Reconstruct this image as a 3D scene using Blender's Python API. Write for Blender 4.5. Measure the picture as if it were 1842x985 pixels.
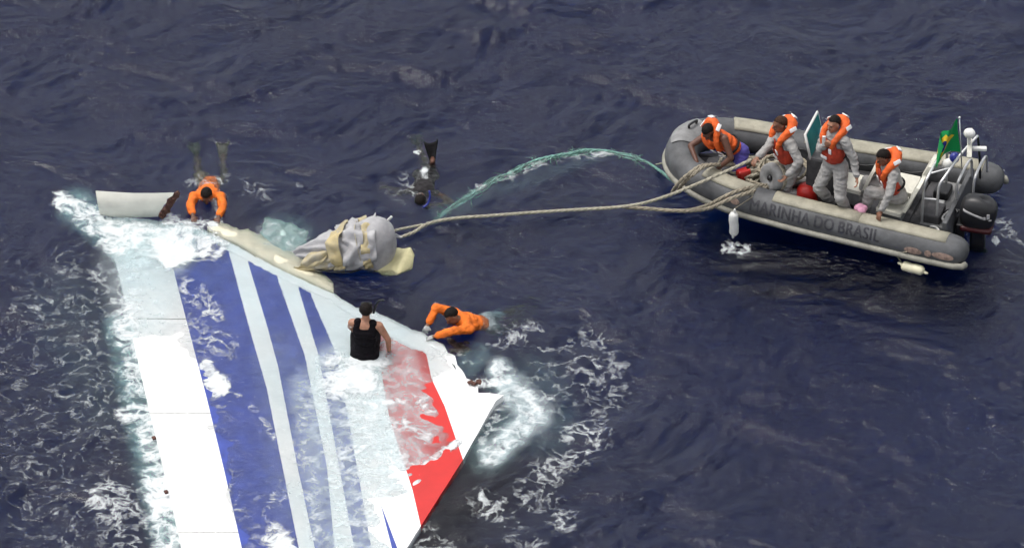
import bpy, bmesh, math, random
import numpy as np
from mathutils import Vector, Matrix, noise as mnoise

for o in list(bpy.data.objects):
    bpy.data.objects.remove(o)
scene = bpy.context.scene
COL = scene.collection
random.seed(7)
rng = np.random.default_rng(11)

# ------------------------------------------------------------------ camera
DEP = math.radians(36.0)          # looking down from a helicopter
DIST = 90.0
SC = 130.0                        # photo pixels per metre at the aim point
CAMP = Vector((0, -DIST * math.cos(DEP), DIST * math.sin(DEP)))
FPX = DIST * SC
cam = bpy.data.cameras.new('camera')
camo = bpy.data.objects.new('camera', cam)
COL.objects.link(camo)
camo.location = CAMP
camo.rotation_euler = (math.pi / 2 - DEP, 0, 0)
cam.sensor_width = 36.0
cam.lens = 36.0 * FPX / 1842.0
cam.clip_start = 1.0
cam.clip_end = 5000.0
scene.camera = camo

# ------------------------------------------------------------------ world, sun, exposure
SUN_EL, SUN_AZ = math.radians(70), math.radians(286)   # azimuth measured from +Y clockwise
w = bpy.data.worlds.new('World')
scene.world = w
w.use_nodes = True
nt = w.node_tree
nt.nodes.clear()
sky = nt.nodes.new('ShaderNodeTexSky')
sky.sky_type = 'NISHITA'
sky.sun_disc = False
sky.sun_elevation = SUN_EL
sky.sun_rotation = SUN_AZ
sky.dust_density = 3.0
hsv = nt.nodes.new('ShaderNodeHueSaturation')
hsv.inputs['Saturation'].default_value = 0.18
bg = nt.nodes.new('ShaderNodeBackground')
bg.inputs['Strength'].default_value = 0.15
wo = nt.nodes.new('ShaderNodeOutputWorld')
nt.links.new(sky.outputs[0], hsv.inputs['Color'])
nt.links.new(hsv.outputs[0], bg.inputs[0])
nt.links.new(bg.outputs[0], wo.inputs[0])

sun = bpy.data.lights.new('sun', 'SUN')
sun.energy = 1.15
sun.angle = math.radians(24)
sun.color = (1.0, 0.95, 0.88)
suno = bpy.data.objects.new('sun', sun)
COL.objects.link(suno)
sd = Vector((math.sin(SUN_AZ) * math.cos(SUN_EL), math.cos(SUN_AZ) * math.cos(SUN_EL), math.sin(SUN_EL)))
suno.rotation_euler = sd.to_track_quat('Z', 'Y').to_euler()
suno.location = (0, 0, 40)

vs = scene.view_settings
vs.view_transform = 'Standard'
vs.look = 'None'
vs.gamma = 1.0
vs.use_curve_mapping = False
vs.exposure = 0.64
scene.render.engine = 'CYCLES'
cy = scene.cycles
cy.use_denoising = True
cy.max_bounces = 7
cy.diffuse_bounces = 5
cy.transmission_bounces = 8
cy.transparent_max_bounces = 8
cy.caustics_refractive = True
cy.caustics_reflective = False
cy.blur_glossy = 0.3
cy.sample_clamp_indirect = 20.0
cy.use_adaptive_sampling = True
cy.adaptive_threshold = 0.04


# ------------------------------------------------------------------ helpers: space
def ray(px, py):
    a = (px - 921.0) / FPX
    b = (492.5 - py) / FPX
    return Vector((a, math.cos(DEP) + b * math.sin(DEP), -math.sin(DEP) + b * math.cos(DEP)))


def P(px, py, z=0.0):
    """point at height z seen at photo pixel (px, py)"""
    r = ray(px, py)
    t = (z - CAMP.z) / r.z
    return CAMP + r * t


def PY(px, py, y):
    """point at world depth y seen at photo pixel"""
    r = ray(px, py)
    t = (y - CAMP.y) / r.y
    return CAMP + r * t


BO = Vector((6.23, 1.06, 0.0))
BYAW = math.radians(161)
BM = Matrix.Translation(BO) @ Matrix.Rotation(BYAW, 4, 'Z')
BMI = BM.inverted()


def BL(u, v, z):
    return BM @ Vector((u, v, z))


def LB(px, py, z):
    return BMI @ P(px, py, z)


# ------------------------------------------------------------------ helpers: materials
def mat(name, col, rough=0.6, var=0.12, scale=8.0, bump=0.0, bscale=40.0, metal=0.0, col2=None, spec=0.5, sheen=0.0, coat=0.0):
    m = bpy.data.materials.new(name)
    m.use_nodes = True
    n = m.node_tree
    b = n.nodes['Principled BSDF']
    b.inputs['Roughness'].default_value = rough
    b.inputs['Metallic'].default_value = metal
    b.inputs['Specular IOR Level'].default_value = spec
    if coat:
        b.inputs['Coat Weight'].default_value = coat
        b.inputs['Coat Roughness'].default_value = 0.15
    tc = n.nodes.new('ShaderNodeTexCoord')
    nz = n.nodes.new('ShaderNodeTexNoise')
    nz.inputs['Scale'].default_value = scale
    nz.inputs['Detail'].default_value = 6
    nz.inputs['Roughness'].default_value = 0.6
    n.links.new(tc.outputs['Object'], nz.inputs['Vector'])
    mr = n.nodes.new('ShaderNodeMapRange')
    mr.inputs[1].default_value = 0.3
    mr.inputs[2].default_value = 0.7
    n.links.new(nz.outputs[0], mr.inputs[0])
    mx = n.nodes.new('ShaderNodeMix')
    mx.data_type = 'RGBA'
    c = Vector(col)
    c2 = Vector(col2) if col2 else c * (1 - 2 * var)
    mx.inputs[6].default_value = (*c2, 1)
    mx.inputs[7].default_value = (*(c if col2 else c * (1 + var)), 1)
    n.links.new(mr.outputs[0], mx.inputs[0])
    n.links.new(mx.outputs[2], b.inputs['Base Color'])
    if bump:
        nb = n.nodes.new('ShaderNodeTexNoise')
        nb.inputs['Scale'].default_value = bscale
        nb.inputs['Detail'].default_value = 4
        n.links.new(tc.outputs['Object'], nb.inputs['Vector'])
        bp = n.nodes.new('ShaderNodeBump')
        bp.inputs['Strength'].default_value = bump
        bp.inputs['Distance'].default_value = 0.02
        n.links.new(nb.outputs[0], bp.inputs['Height'])
        n.links.new(bp.outputs[0], b.inputs['Normal'])
    return m


M = {}
M['fin_white'] = mat('fin_white', (0.84, 0.84, 0.83), 0.35, 0.03, 2.5)
M['fin_blue'] = mat('fin_blue', (0.042, 0.068, 0.32), 0.35, 0.13, 5)
M['fin_red'] = mat('fin_red', (0.52, 0.018, 0.014), 0.35, 0.06, 3)
M['cream'] = mat('cream', (0.66, 0.62, 0.47), 0.5, 0.07, 4)
M['cream_pale'] = mat('cream_pale', (0.68, 0.67, 0.60), 0.5, 0.05, 4)
M['torn'] = mat('torn', (0.09, 0.035, 0.025), 0.8, 0.3, 20, bump=0.6)
M['seam'] = mat('seam', (0.5, 0.49, 0.47), 0.7, 0.2, 20)
M['tube_grey'] = mat('tube_grey', (0.085, 0.087, 0.092), 0.6, 0.26, 3.4, bump=0.1, bscale=30)
M['tube_cream'] = mat('tube_cream', (0.31, 0.29, 0.225), 0.65, 0.14, 7, bump=0.15)
M['strake'] = mat('strake', (0.27, 0.26, 0.22), 0.65, 0.18, 7)
M['letter'] = mat('letter', (0.035, 0.034, 0.042), 0.6, 0.2, 20)
M['deck'] = mat('deck', (0.065, 0.063, 0.068), 0.7, 0.25, 9, bump=0.2)
M['hull'] = mat('hull', (0.05, 0.05, 0.055), 0.4, 0.1, 5)
M['seat_white'] = mat('seat_white', (0.62, 0.60, 0.52), 0.5, 0.1, 6)
M['plastic_white'] = mat('plastic_white', (0.74, 0.73, 0.70), 0.4, 0.06, 8)
M['fender_cream'] = mat('fender_cream', (0.68, 0.64, 0.46), 0.45, 0.08, 9)
M['steel'] = mat('steel', (0.62, 0.62, 0.62), 0.3, 0.08, 12, metal=0.6)
M['black'] = mat('black', (0.012, 0.012, 0.014), 0.35, 0.2, 10)
M['cowl'] = mat('cowl', (0.016, 0.016, 0.018), 0.42, 0.15, 6)
M['cowl_red'] = mat('cowl_red', (0.05, 0.006, 0.008), 0.4, 0.15, 6)
M['dark_cloth'] = mat('dark_cloth', (0.03, 0.028, 0.03), 0.85, 0.3, 10, spec=0.12)
M['teal'] = mat('teal', (0.02, 0.20, 0.19), 0.25, 0.15, 6)
M['rope'] = mat('rope', (0.33, 0.29, 0.22), 0.9, 0.2, 30, bump=0.6, bscale=90)
M['rope_pale'] = mat('rope_pale', (0.40, 0.37, 0.29), 0.9, 0.2, 30, bump=0.6, bscale=90)
M['rope_teal'] = mat('rope_teal', (0.16, 0.31, 0.27), 0.9, 0.25, 14)
M['red_plastic'] = mat('red_plastic', (0.50, 0.022, 0.016), 0.4, 0.1, 8)
M['orange'] = mat('orange', (0.70, 0.11, 0.014), 0.75, 0.15, 9, bump=0.3, bscale=30)
M['orange_shirt'] = mat('orange_shirt', (0.72, 0.15, 0.008), 0.8, 0.2, 9, bump=0.4, bscale=25)
M['vest_red'] = mat('vest_red', (0.42, 0.04, 0.016), 0.8, 0.25, 9, bump=0.3, bscale=30)
M['tape'] = mat('tape', (0.75, 0.74, 0.73), 0.4, 0.06, 20)
M['coverall'] = mat('coverall', (0.31, 0.30, 0.29), 0.85, 0.14, 9, bump=0.5, bscale=22)
M['skin_dark'] = mat('skin_dark', (0.115, 0.048, 0.030), 0.5, 0.12, 12)
M['skin_brown'] = mat('skin_brown', (0.21, 0.095, 0.055), 0.5, 0.12, 12)
M['skin_tan'] = mat('skin_tan', (0.37, 0.18, 0.11), 0.5, 0.12, 12)
M['hair'] = mat('hair', (0.012, 0.009, 0.008), 0.6, 0.3, 40, bump=0.5, bscale=90, spec=0.12)
M['hair_short'] = mat('hair_short', (0.055, 0.028, 0.018), 0.7, 0.3, 40, spec=0.12)
M['eye'] = mat('eye', (0.02, 0.015, 0.012), 0.3, 0.05, 10)
M['lip'] = mat('lip', (0.16, 0.05, 0.04), 0.5, 0.05, 10)
M['glove'] = mat('glove', (0.36, 0.36, 0.36), 0.8, 0.2, 14)
M['shorts_purple'] = mat('shorts_purple', (0.075, 0.06, 0.30), 0.8, 0.2, 9)
M['shorts_grey'] = mat('shorts_grey', (0.42, 0.40, 0.40), 0.8, 0.2, 9)
M['shorts_brown'] = mat('shorts_brown', (0.16, 0.10, 0.05), 0.8, 0.2, 9)
M['tank_black'] = mat('tank_black', (0.005, 0.004, 0.006), 0.8, 0.2, 9, bump=0.4, bscale=20, spec=0.12)
M['boot'] = mat('boot', (0.02, 0.02, 0.02), 0.6, 0.2, 9, spec=0.12)
M['flipper_brown'] = mat('flipper_brown', (0.10, 0.065, 0.04), 0.7, 0.2, 9)
M['blue_plastic'] = mat('blue_plastic', (0.02, 0.03, 0.25), 0.35, 0.15, 9)
M['pink'] = mat('pink', (0.62, 0.30, 0.42), 0.8, 0.15, 9)
M['bag_grey'] = mat('bag_grey', (0.36, 0.355, 0.365), 0.6, 0.14, 5, bump=0.5, bscale=7)
M['bag_yellow'] = mat('bag_yellow', (0.50, 0.40, 0.19), 0.65, 0.18, 4.5, bump=0.5, bscale=8, col2=(0.30, 0.27, 0.20))
M['bag_mix'] = mat('bag_mix', (0.48, 0.39, 0.19), 0.65, 0.1, 4.2, bump=0.6, bscale=8, col2=(0.27, 0.265, 0.26))
M['flap'] = mat('flap', (0.50, 0.46, 0.26), 0.6, 0.12, 5, bump=0.3, bscale=9)
M['decal'] = mat('decal', (0.45, 0.44, 0.44), 0.5, 0.1, 20)
M['patch'] = mat('patch', (0.30, 0.21, 0.17), 0.7, 0.25, 22)
M['lightgrey'] = mat('lightgrey', (0.22, 0.22, 0.22), 0.7, 0.14, 9)


# ------------------------------------------------------------------ helpers: mesh
class MB:
    def __init__(s):
        s.v = []
        s.f = []

    def add(s, vs_, fs_):
        o = len(s.v)
        s.v += [tuple(q) for q in vs_]
        s.f += [tuple(i + o for i in f) for f in fs_]
        return s

    def tube(s, pts, r, n=10, cap=True, squash=None):
        pts = [Vector(p) for p in pts]
        k = len(pts)
        rs = r if isinstance(r, (list, tuple)) else [r] * k
        up = None
        rings = []
        for i, p in enumerate(pts):
            t = (pts[min(i + 1, k - 1)] - pts[max(i - 1, 0)]).normalized()
            if up is None:
                up = Vector((0, 0, 1)) if abs(t.z) < 0.9 else Vector((0, 1, 0))
            a = t.cross(up).normalized()
            b = a.cross(t).normalized()
            up = b
            rings.append([p + (a * math.cos(2 * math.pi * j / n) + b * math.sin(2 * math.pi * j / n) * (squash or 1)) * rs[i] for j in range(n)])
        vs_ = [q for rg in rings for q in rg]
        fs_ = [(i * n + j, i * n + (j + 1) % n, (i + 1) * n + (j + 1) % n, (i + 1) * n + j) for i in range(k - 1) for j in range(n)]
        if cap:
            fs_ += [tuple(range(n - 1, -1, -1)), tuple((k - 1) * n + j for j in range(n))]
        return s.add(vs_, fs_)

    def ell(s, c, rad, R=None, nu=16, nv=10):
        c = Vector(c)
        R = R or Matrix.Identity(3)
        vs_ = []
        for i in range(nv + 1):
            th = math.pi * i / nv
            if i in (0, nv):
                vs_.append(c + R @ Vector((0, 0, rad[2] * math.cos(th))))
                continue
            for j in range(nu):
                ph = 2 * math.pi * j / nu
                vs_.append(c + R @ Vector((rad[0] * math.sin(th) * math.cos(ph), rad[1] * math.sin(th) * math.sin(ph), rad[2] * math.cos(th))))
        idx = lambda i, j: 0 if i == 0 else (len(vs_) - 1 if i == nv else 1 + (i - 1) * nu + j % nu)
        fs_ = []
        for i in range(nv):
            for j in range(nu):
                if i == 0:
                    fs_.append((0, idx(1, j), idx(1, j + 1)))
                elif i == nv - 1:
                    fs_.append((idx(i, j), len(vs_) - 1, idx(i, j + 1)))
                else:
                    fs_.append((idx(i, j), idx(i + 1, j), idx(i + 1, j + 1), idx(i, j + 1)))
        return s.add(vs_, fs_)

    def cap(s, a, ra, b, rb, n=12):
        """tapered capsule"""
        a = Vector(a)
        b = Vector(b)
        t = b - a
        L = t.length
        if L < 1e-6:
            return s.ell(a, (ra, ra, ra))
        t /= L
        pts, rs = [], []
        for k in range(5):
            th = math.pi / 2 * (1 - k / 4)
            pts.append(a - t * ra * math.sin(th) * 0.999)
            rs.append(max(ra * math.cos(th), ra * 0.02))
        for k in range(5):
            th = math.pi / 2 * k / 4
            pts.append(b + t * rb * math.sin(th) * 0.999)
            rs.append(max(rb * math.cos(th), rb * 0.02))
        return s.tube(pts, rs, n)

    def box(s, c, size, R=None, bev=0.0):
        bm = bmesh.new()
        bmesh.ops.create_cube(bm, size=1.0)
        for v in bm.verts:
            v.co = Vector((v.co.x * size[0], v.co.y * size[1], v.co.z * size[2]))
        if bev:
            bmesh.ops.bevel(bm, geom=bm.edges[:], offset=bev, segments=2, affect='EDGES', profile=0.5)
        R = R or Matrix.Identity(3)
        c = Vector(c)
        bm.verts.index_update()
        vs_ = [c + R @ v.co for v in bm.verts]
        fs_ = [tuple(v.index for v in f.verts) for f in bm.faces]
        bm.free()
        return s.add(vs_, fs_)

    def grid(s, rows, thick=0.0, nrm=None):
        """rows: list of equal-length point lists; thick -> closed slab along -nrm"""
        nr, nc = len(rows), len(rows[0])
        vs_ = [Vector(q) for r_ in rows for q in r_]
        fs_ = [(i * nc + j, i * nc + j + 1, (i + 1) * nc + j + 1, (i + 1) * nc + j) for i in range(nr - 1) for j in range(nc - 1)]
        if thick:
            nrm = Vector(nrm or (0, 0, 1))
            m_ = len(vs_)
            vs_ += [q - nrm * thick for q in vs_]
            fs_ += [tuple(reversed([i + m_ for i in f])) for f in fs_]
            ring = [j for j in range(nc)] + [i * nc + nc - 1 for i in range(1, nr)] + [(nr - 1) * nc + j for j in range(nc - 2, -1, -1)] + [i * nc for i in range(nr - 2, 0, -1)]
            for k in range(len(ring)):
                a, b = ring[k], ring[(k + 1) % len(ring)]
                fs_.append((b, a, a + m_, b + m_))
        return s.add(vs_, fs_)

    def mesh(s, name):
        me = bpy.data.meshes.new(name)
        me.from_pydata(s.v, [], s.f)
        me.update()
        return me

    def build(s, name, m, parent=None, smooth=True, inv=None, fixn=True):
        """inv: matrix that takes the world coords used here into the parent's space"""
        me = s.mesh(name)
        if inv is not None:
            me.transform(inv)
        if fixn:
            bm = bmesh.new()
            bm.from_mesh(me)
            bmesh.ops.recalc_face_normals(bm, faces=bm.faces[:])
            bm.to_mesh(me)
            bm.free()
        return link(name, me, m, parent, smooth)


def link(name, me, m, parent=None, smooth=True):
    o = bpy.data.objects.new(name, me)
    COL.objects.link(o)
    if m:
        me.materials.clear()
        me.materials.append(M[m] if isinstance(m, str) else m)
    if smooth:
        me.polygons.foreach_set('use_smooth', [True] * len(me.polygons))
    if parent:
        o.parent = parent
    return o


def smooth_angle(o, deg=35):
    me = o.data
    bm = bmesh.new()
    bm.from_mesh(me)
    for e in bm.edges:
        if len(e.link_faces) == 2 and e.calc_face_angle(0) > math.radians(deg):
            e.smooth = False
    bm.to_mesh(me)
    bm.free()
    return o


def empty(name, loc, rz=0.0):
    o = bpy.data.objects.new(name, None)
    o.empty_display_size = 0.2
    COL.objects.link(o)
    o.location = loc
    o.rotation_euler = (0, 0, rz)
    return o


def tag(o, label, cat, group=None):
    o['label'] = label
    o['category'] = cat
    if group:
        o['group'] = group
    return o


def remesh(mb, name, voxel=0.009, it=5, fac=0.5):
    me = mb.mesh(name)
    t = bpy.data.objects.new('tmp', me)
    COL.objects.link(t)
    r = t.modifiers.new('r', 'REMESH')
    r.mode = 'VOXEL'
    r.voxel_size = voxel
    sm = t.modifiers.new('s', 'SMOOTH')
    sm.factor = fac
    sm.iterations = it
    dg = bpy.context.evaluated_depsgraph_get()
    out = bpy.data.meshes.new_from_object(t.evaluated_get(dg))
    out.name = name
    bpy.data.objects.remove(t)
    bpy.data.meshes.remove(me)
    return out


def wrinkle(me, a=.011, f=11.0):
    nr = [v.normal.copy() for v in me.vertices]
    for v, q in zip(me.vertices, nr):
        p = v.co * f
        w_ = mnoise.noise(V(p.x * .6, p.y * .6, p.z * 1.5))
        w2 = mnoise.noise(p * 2.3 + V(3, 1, 7))
        v.co += q * (a * (.5 - abs(w_) * 2.2) + a * .35 * w2)


def catmull(pts, sub=8):
    pts = [Vector(p) for p in pts]
    out = []
    for i in range(len(pts) - 1):
        p0, p1, p2, p3 = pts[max(i - 1, 0)], pts[i], pts[i + 1], pts[min(i + 2, len(pts) - 1)]
        for k in range(sub):
            t = k / sub
            out.append(0.5 * ((2 * p1) + (p2 - p0) * t + (2 * p0 - 5 * p1 + 4 * p2 - p3) * t * t + (3 * p1 - p0 - 3 * p2 + p3) * t ** 3))
    out.append(pts[-1])
    return out


def rope(mb, ctrl, r=0.02, strands=3, sub=10, n=6, jit=0.0, pitch=None):
    """laid rope: strands twisted round the path"""
    pts = catmull(ctrl, sub)
    if jit:
        pts = [p + Vector((mnoise.noise(p * 3), mnoise.noise(p * 3 + Vector((9, 0, 0))), mnoise.noise(p * 3 + Vector((0, 9, 0))) * 0.5)) * jit for p in pts]
    # resample evenly
    L = [0]
    for a, b in zip(pts, pts[1:]):
        L.append(L[-1] + (b - a).length)
    step = r * 1.6
    k = max(4, int(L[-1] / step))
    ev = []
    i = 0
    for q in range(k + 1):
        d = L[-1] * q / k
        while i < len(L) - 2 and L[i + 1] < d:
            i += 1
        t = (d - L[i]) / max(L[i + 1] - L[i], 1e-9)
        ev.append(pts[i].lerp(pts[i + 1], t))
    pitch = pitch or r * 11
    for s_ in range(strands):
        sp = []
        up = Vector((0, 0, 1))
        for q, p in enumerate(ev):
            t = (ev[min(q + 1, k)] - ev[max(q - 1, 0)]).normalized()
            a = t.cross(up)
            a = a.normalized() if a.length > 1e-4 else Vector((1, 0, 0))
            b = a.cross(t).normalized()
            up = b
            ph = 2 * math.pi * (q * L[-1] / k / pitch + s_ / strands)
            sp.append(p + (a * math.cos(ph) + b * math.sin(ph)) * r * 0.52)
        mb.tube(sp, r * 0.58, n)
    return ev


# ------------------------------------------------------------------ the fin's surface (shared with the sea)
FZ = np.array([
    (180, 400, -.13), (200, 430, -.11), (260, 450, -.10), (330, 450, -.11), (215, 500, -.07), (270, 520, -.05), (235, 600, -.005), (290, 600, .01),
    (265, 720, .06), (330, 720, .06), (360, 850, .09), (300, 870, .09), (330, 985, .10), (400, 985, .06), (400, 1100, .07), (600, 1100, .05),
    (380, 500, -.09), (400, 600, -.075), (405, 690, -.06), (425, 780, -.055), (440, 850, -.055), (465, 960, -.05), (430, 750, -.06), (475, 900, -.06), (520, 980, -.06), (500, 550, -.10), (550, 700, -.10),
    (600, 850, -.08), (640, 980, -.035), (600, 560, -.10), (650, 620, -.13), (700, 620, -.07), (750, 640, -.05), (720, 720, -.07),
    (740, 800, -.06), (715, 900, -.02), (730, 970, .03), (765, 850, -.035), (812, 825, .015), (790, 750, -.07), (795, 800, -.05), (812, 770, -.04), (770, 930, .13), (850, 730, .11), (900, 700, .14),
    (790, 650, .02), (820, 690, .06), (440, 440, -.05), (560, 510, -.05), (690, 580, -.07)])


def zfin(px, py):
    d2 = (FZ[:, 0] - px) ** 2 + (FZ[:, 1] - py) ** 2
    wt = np.exp(-d2 / (2 * 48.0 ** 2)) + 1e-7
    z_ = float((wt * FZ[:, 2]).sum() / wt.sum())
    return z_ * .62 if z_ < 0 else z_


# stripe boundaries: x as a function of photo row y (straight paint lines)
def pl(pts):
    ys = [p[1] for p in pts]
    xs = [p[0] for p in pts]
    return lambda y: float(np.interp(y, ys, xs))


E0 = pl([(172, 395), (190, 430), (210, 480), (231, 572), (264, 716), (305, 885), (327, 985), (358, 1120)])
E1 = pl([(280, 395), (298, 430), (310, 480), (341, 598), (372, 716), (403, 844), (435, 985), (468, 1120)])
E2 = pl([(400, 395), (410, 450), (418, 480), (449, 593), (480, 700), (508, 839), (537, 985), (566, 1120)])
E3 = pl([(432, 395), (447, 477), (482, 593), (500, 660), (535, 839), (566, 985), (596, 1120)])
E4 = pl([(480, 395), (500, 505), (548, 640), (588, 839), (602, 985), (632, 1120)])
E5 = pl([(512, 395), (538, 525), (573, 640), (610, 839), (637, 985), (664, 1120)])
E6 = pl([(540, 395), (560, 535), (606, 640), (642, 839), (668, 985), (692, 1120)])
E7 = pl([(570, 395), (612, 600), (640, 700), (668, 839), (684, 903), (705, 985), (730, 1120)])
E8 = pl([(570, 395), (612, 600), (640, 700), (668, 839), (684, 903), (715, 985), (740, 1120)])
E9 = pl([(650, 395), (680, 600), (684, 660), (700, 750), (742, 880), (757, 945), (800, 1120)])
E10 = pl([(735, 395), (763, 620), (776, 680), (800, 730), (833, 826), (850, 900), (900, 1120)])
E11 = lambda y: 1000.0
TOP = [(170, 392), (250, 398), (330, 405), (385, 425), (440, 452), (500, 484), (560, 512), (598, 527), (615, 540), (640, 555), (672, 562), (700, 574),
       (735, 592), (762, 600), (780, 612), (800, 622), (806, 634), (820, 640), (822, 655), (834, 668), (838, 680), (852, 684), (862, 693), (880, 692), (905, 697)]
BOT = [(905, 697), (833, 826), (757, 945), (732, 985), (660, 1100), (655, 1120)]


def fin_top(x):
    return float(np.interp(x, [p[0] for p in TOP], [p[1] for p in TOP]))


def fin_bot(x):
    xs = [p[0] for p in BOT][::-1]
    ys = [p[1] for p in BOT][::-1]
    return float(np.interp(x, xs, ys)) if x > 655 else 1120.0


def in_fin(px, py):
    return E0(py) <= px and fin_top(px) <= py <= fin_bot(px)


def fin_strip(name, m, EL, ER, parent, inset_top=0.0, topf=None, seg=None, rag=0.0, y0=None, y1=None, dz=0.0):
    """one painted band of the fin, as a slab of skin between two paint lines"""
    cols = 9
    rows_n = 60
    ys0 = y0 if y0 is not None else 395
    ys1 = y1 if y1 is not None else 1120
    pts = []
    for j in range(cols):
        t = j / (cols - 1)
        X = lambda y: EL(y) + (min(ER(y), 906) - EL(y)) * t
        ylo, yhi = ys0, ys1
        # clip this thread to the outline
        ya = ys0
        while ya < ys1 and not (fin_top(X(ya)) + inset_top <= ya):
            ya += 1.0
        yb = ys1
        while yb > ya and (yb > fin_bot(X(yb)) or X(yb) > 905):
            yb -= 1.0
        colp = []
        for i in range(rows_n):
            y = ya + (yb - ya) * i / (rows_n - 1)
            x = X(y)
            z = zfin(x, y) + dz
            colp.append(P(x, y, z))
        pts.append(colp)
    mb = MB()
    mb.grid(pts, 0.14)
    o = mb.build(name, m, parent, True, INV)
    smooth_angle(o, 50)
    return o


# ------------------------------------------------------------------ boat tubes
HW = 0.92
TR = 0.235


def hwid(u):
    return HW - .062 * max(u, 0)


def ztube(u):
    return 0.30 + (0.18 * ((u - 1.8) / 2.2) ** 2 if u > 1.8 else 0)


def tube_path():
    pts = []
    for i in range(13):
        u = -0.1 + 2.55 * i / 12
        pts.append((u, hwid(u)))
    a, b = 4.03 - 2.45, hwid(2.45)
    for i in range(1, 25):
        th = math.pi / 2 * i / 24
        c, s_ = math.cos(th), math.sin(th)
        n_ = 2.35
        pts.append((2.45 + a * abs(s_) ** (2 / n_), b * abs(c) ** (2 / n_)))
    full = pts + [(u, -v) for u, v in reversed(pts[:-1])]
    out = []
    for u, v in full:
        z = ztube(u)
        out.append(Vector((u, v, z)))
    return out


TP = tube_path()


def tube_frame(i):
    t = (TP[min(i + 1, len(TP) - 1)] - TP[max(i - 1, 0)]).normalized()
    out = t.cross(Vector((0, 0, 1))).normalized()      # path runs port stern -> bow -> starboard stern
    out = -out if out.dot(TP[i] - Vector((1.8, 0, TP[i].z))) < 0 else out
    return out, Vector((0, 0, 1))


def tube_pt(i, ang, r):
    """ang: elevation from outboard (0) over the top (90) to inboard (180)"""
    o_, z_ = tube_frame(i)
    return TP[i] + (o_ * math.cos(math.radians(ang)) + z_ * math.sin(math.radians(ang))) * r


# =================================================================== people
LEN = dict(spine=0.50, sh=0.185, hip=0.09, ua=0.29, fa=0.26, th=0.43, shn=0.42)


def ik(a, target, l1, l2, pole):
    a = Vector(a)
    t = Vector(target)
    d = t - a
    L = d.length
    mx = (l1 + l2) * 0.985
    if L > mx:
        t = a + d * (mx / L)
        d = t - a
        L = mx
    L = max(L, abs(l1 - l2) + 0.03)
    x = (l1 * l1 - l2 * l2 + L * L) / (2 * L)
    h = math.sqrt(max(l1 * l1 - x * x, 0))
    dn = d.normalized()
    p = Vector(pole) - dn * Vector(pole).dot(dn)
    p = p.normalized() if p.length > 1e-5 else Vector((0, 0, 1))
    return a + dn * x + p * h, t


def frame(u, f):
    u = Vector(u).normalized()
    f = Vector(f)
    f = (f - u * f.dot(u)).normalized()
    r = f.cross(u).normalized()      # person's right
    return r, f, u


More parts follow.
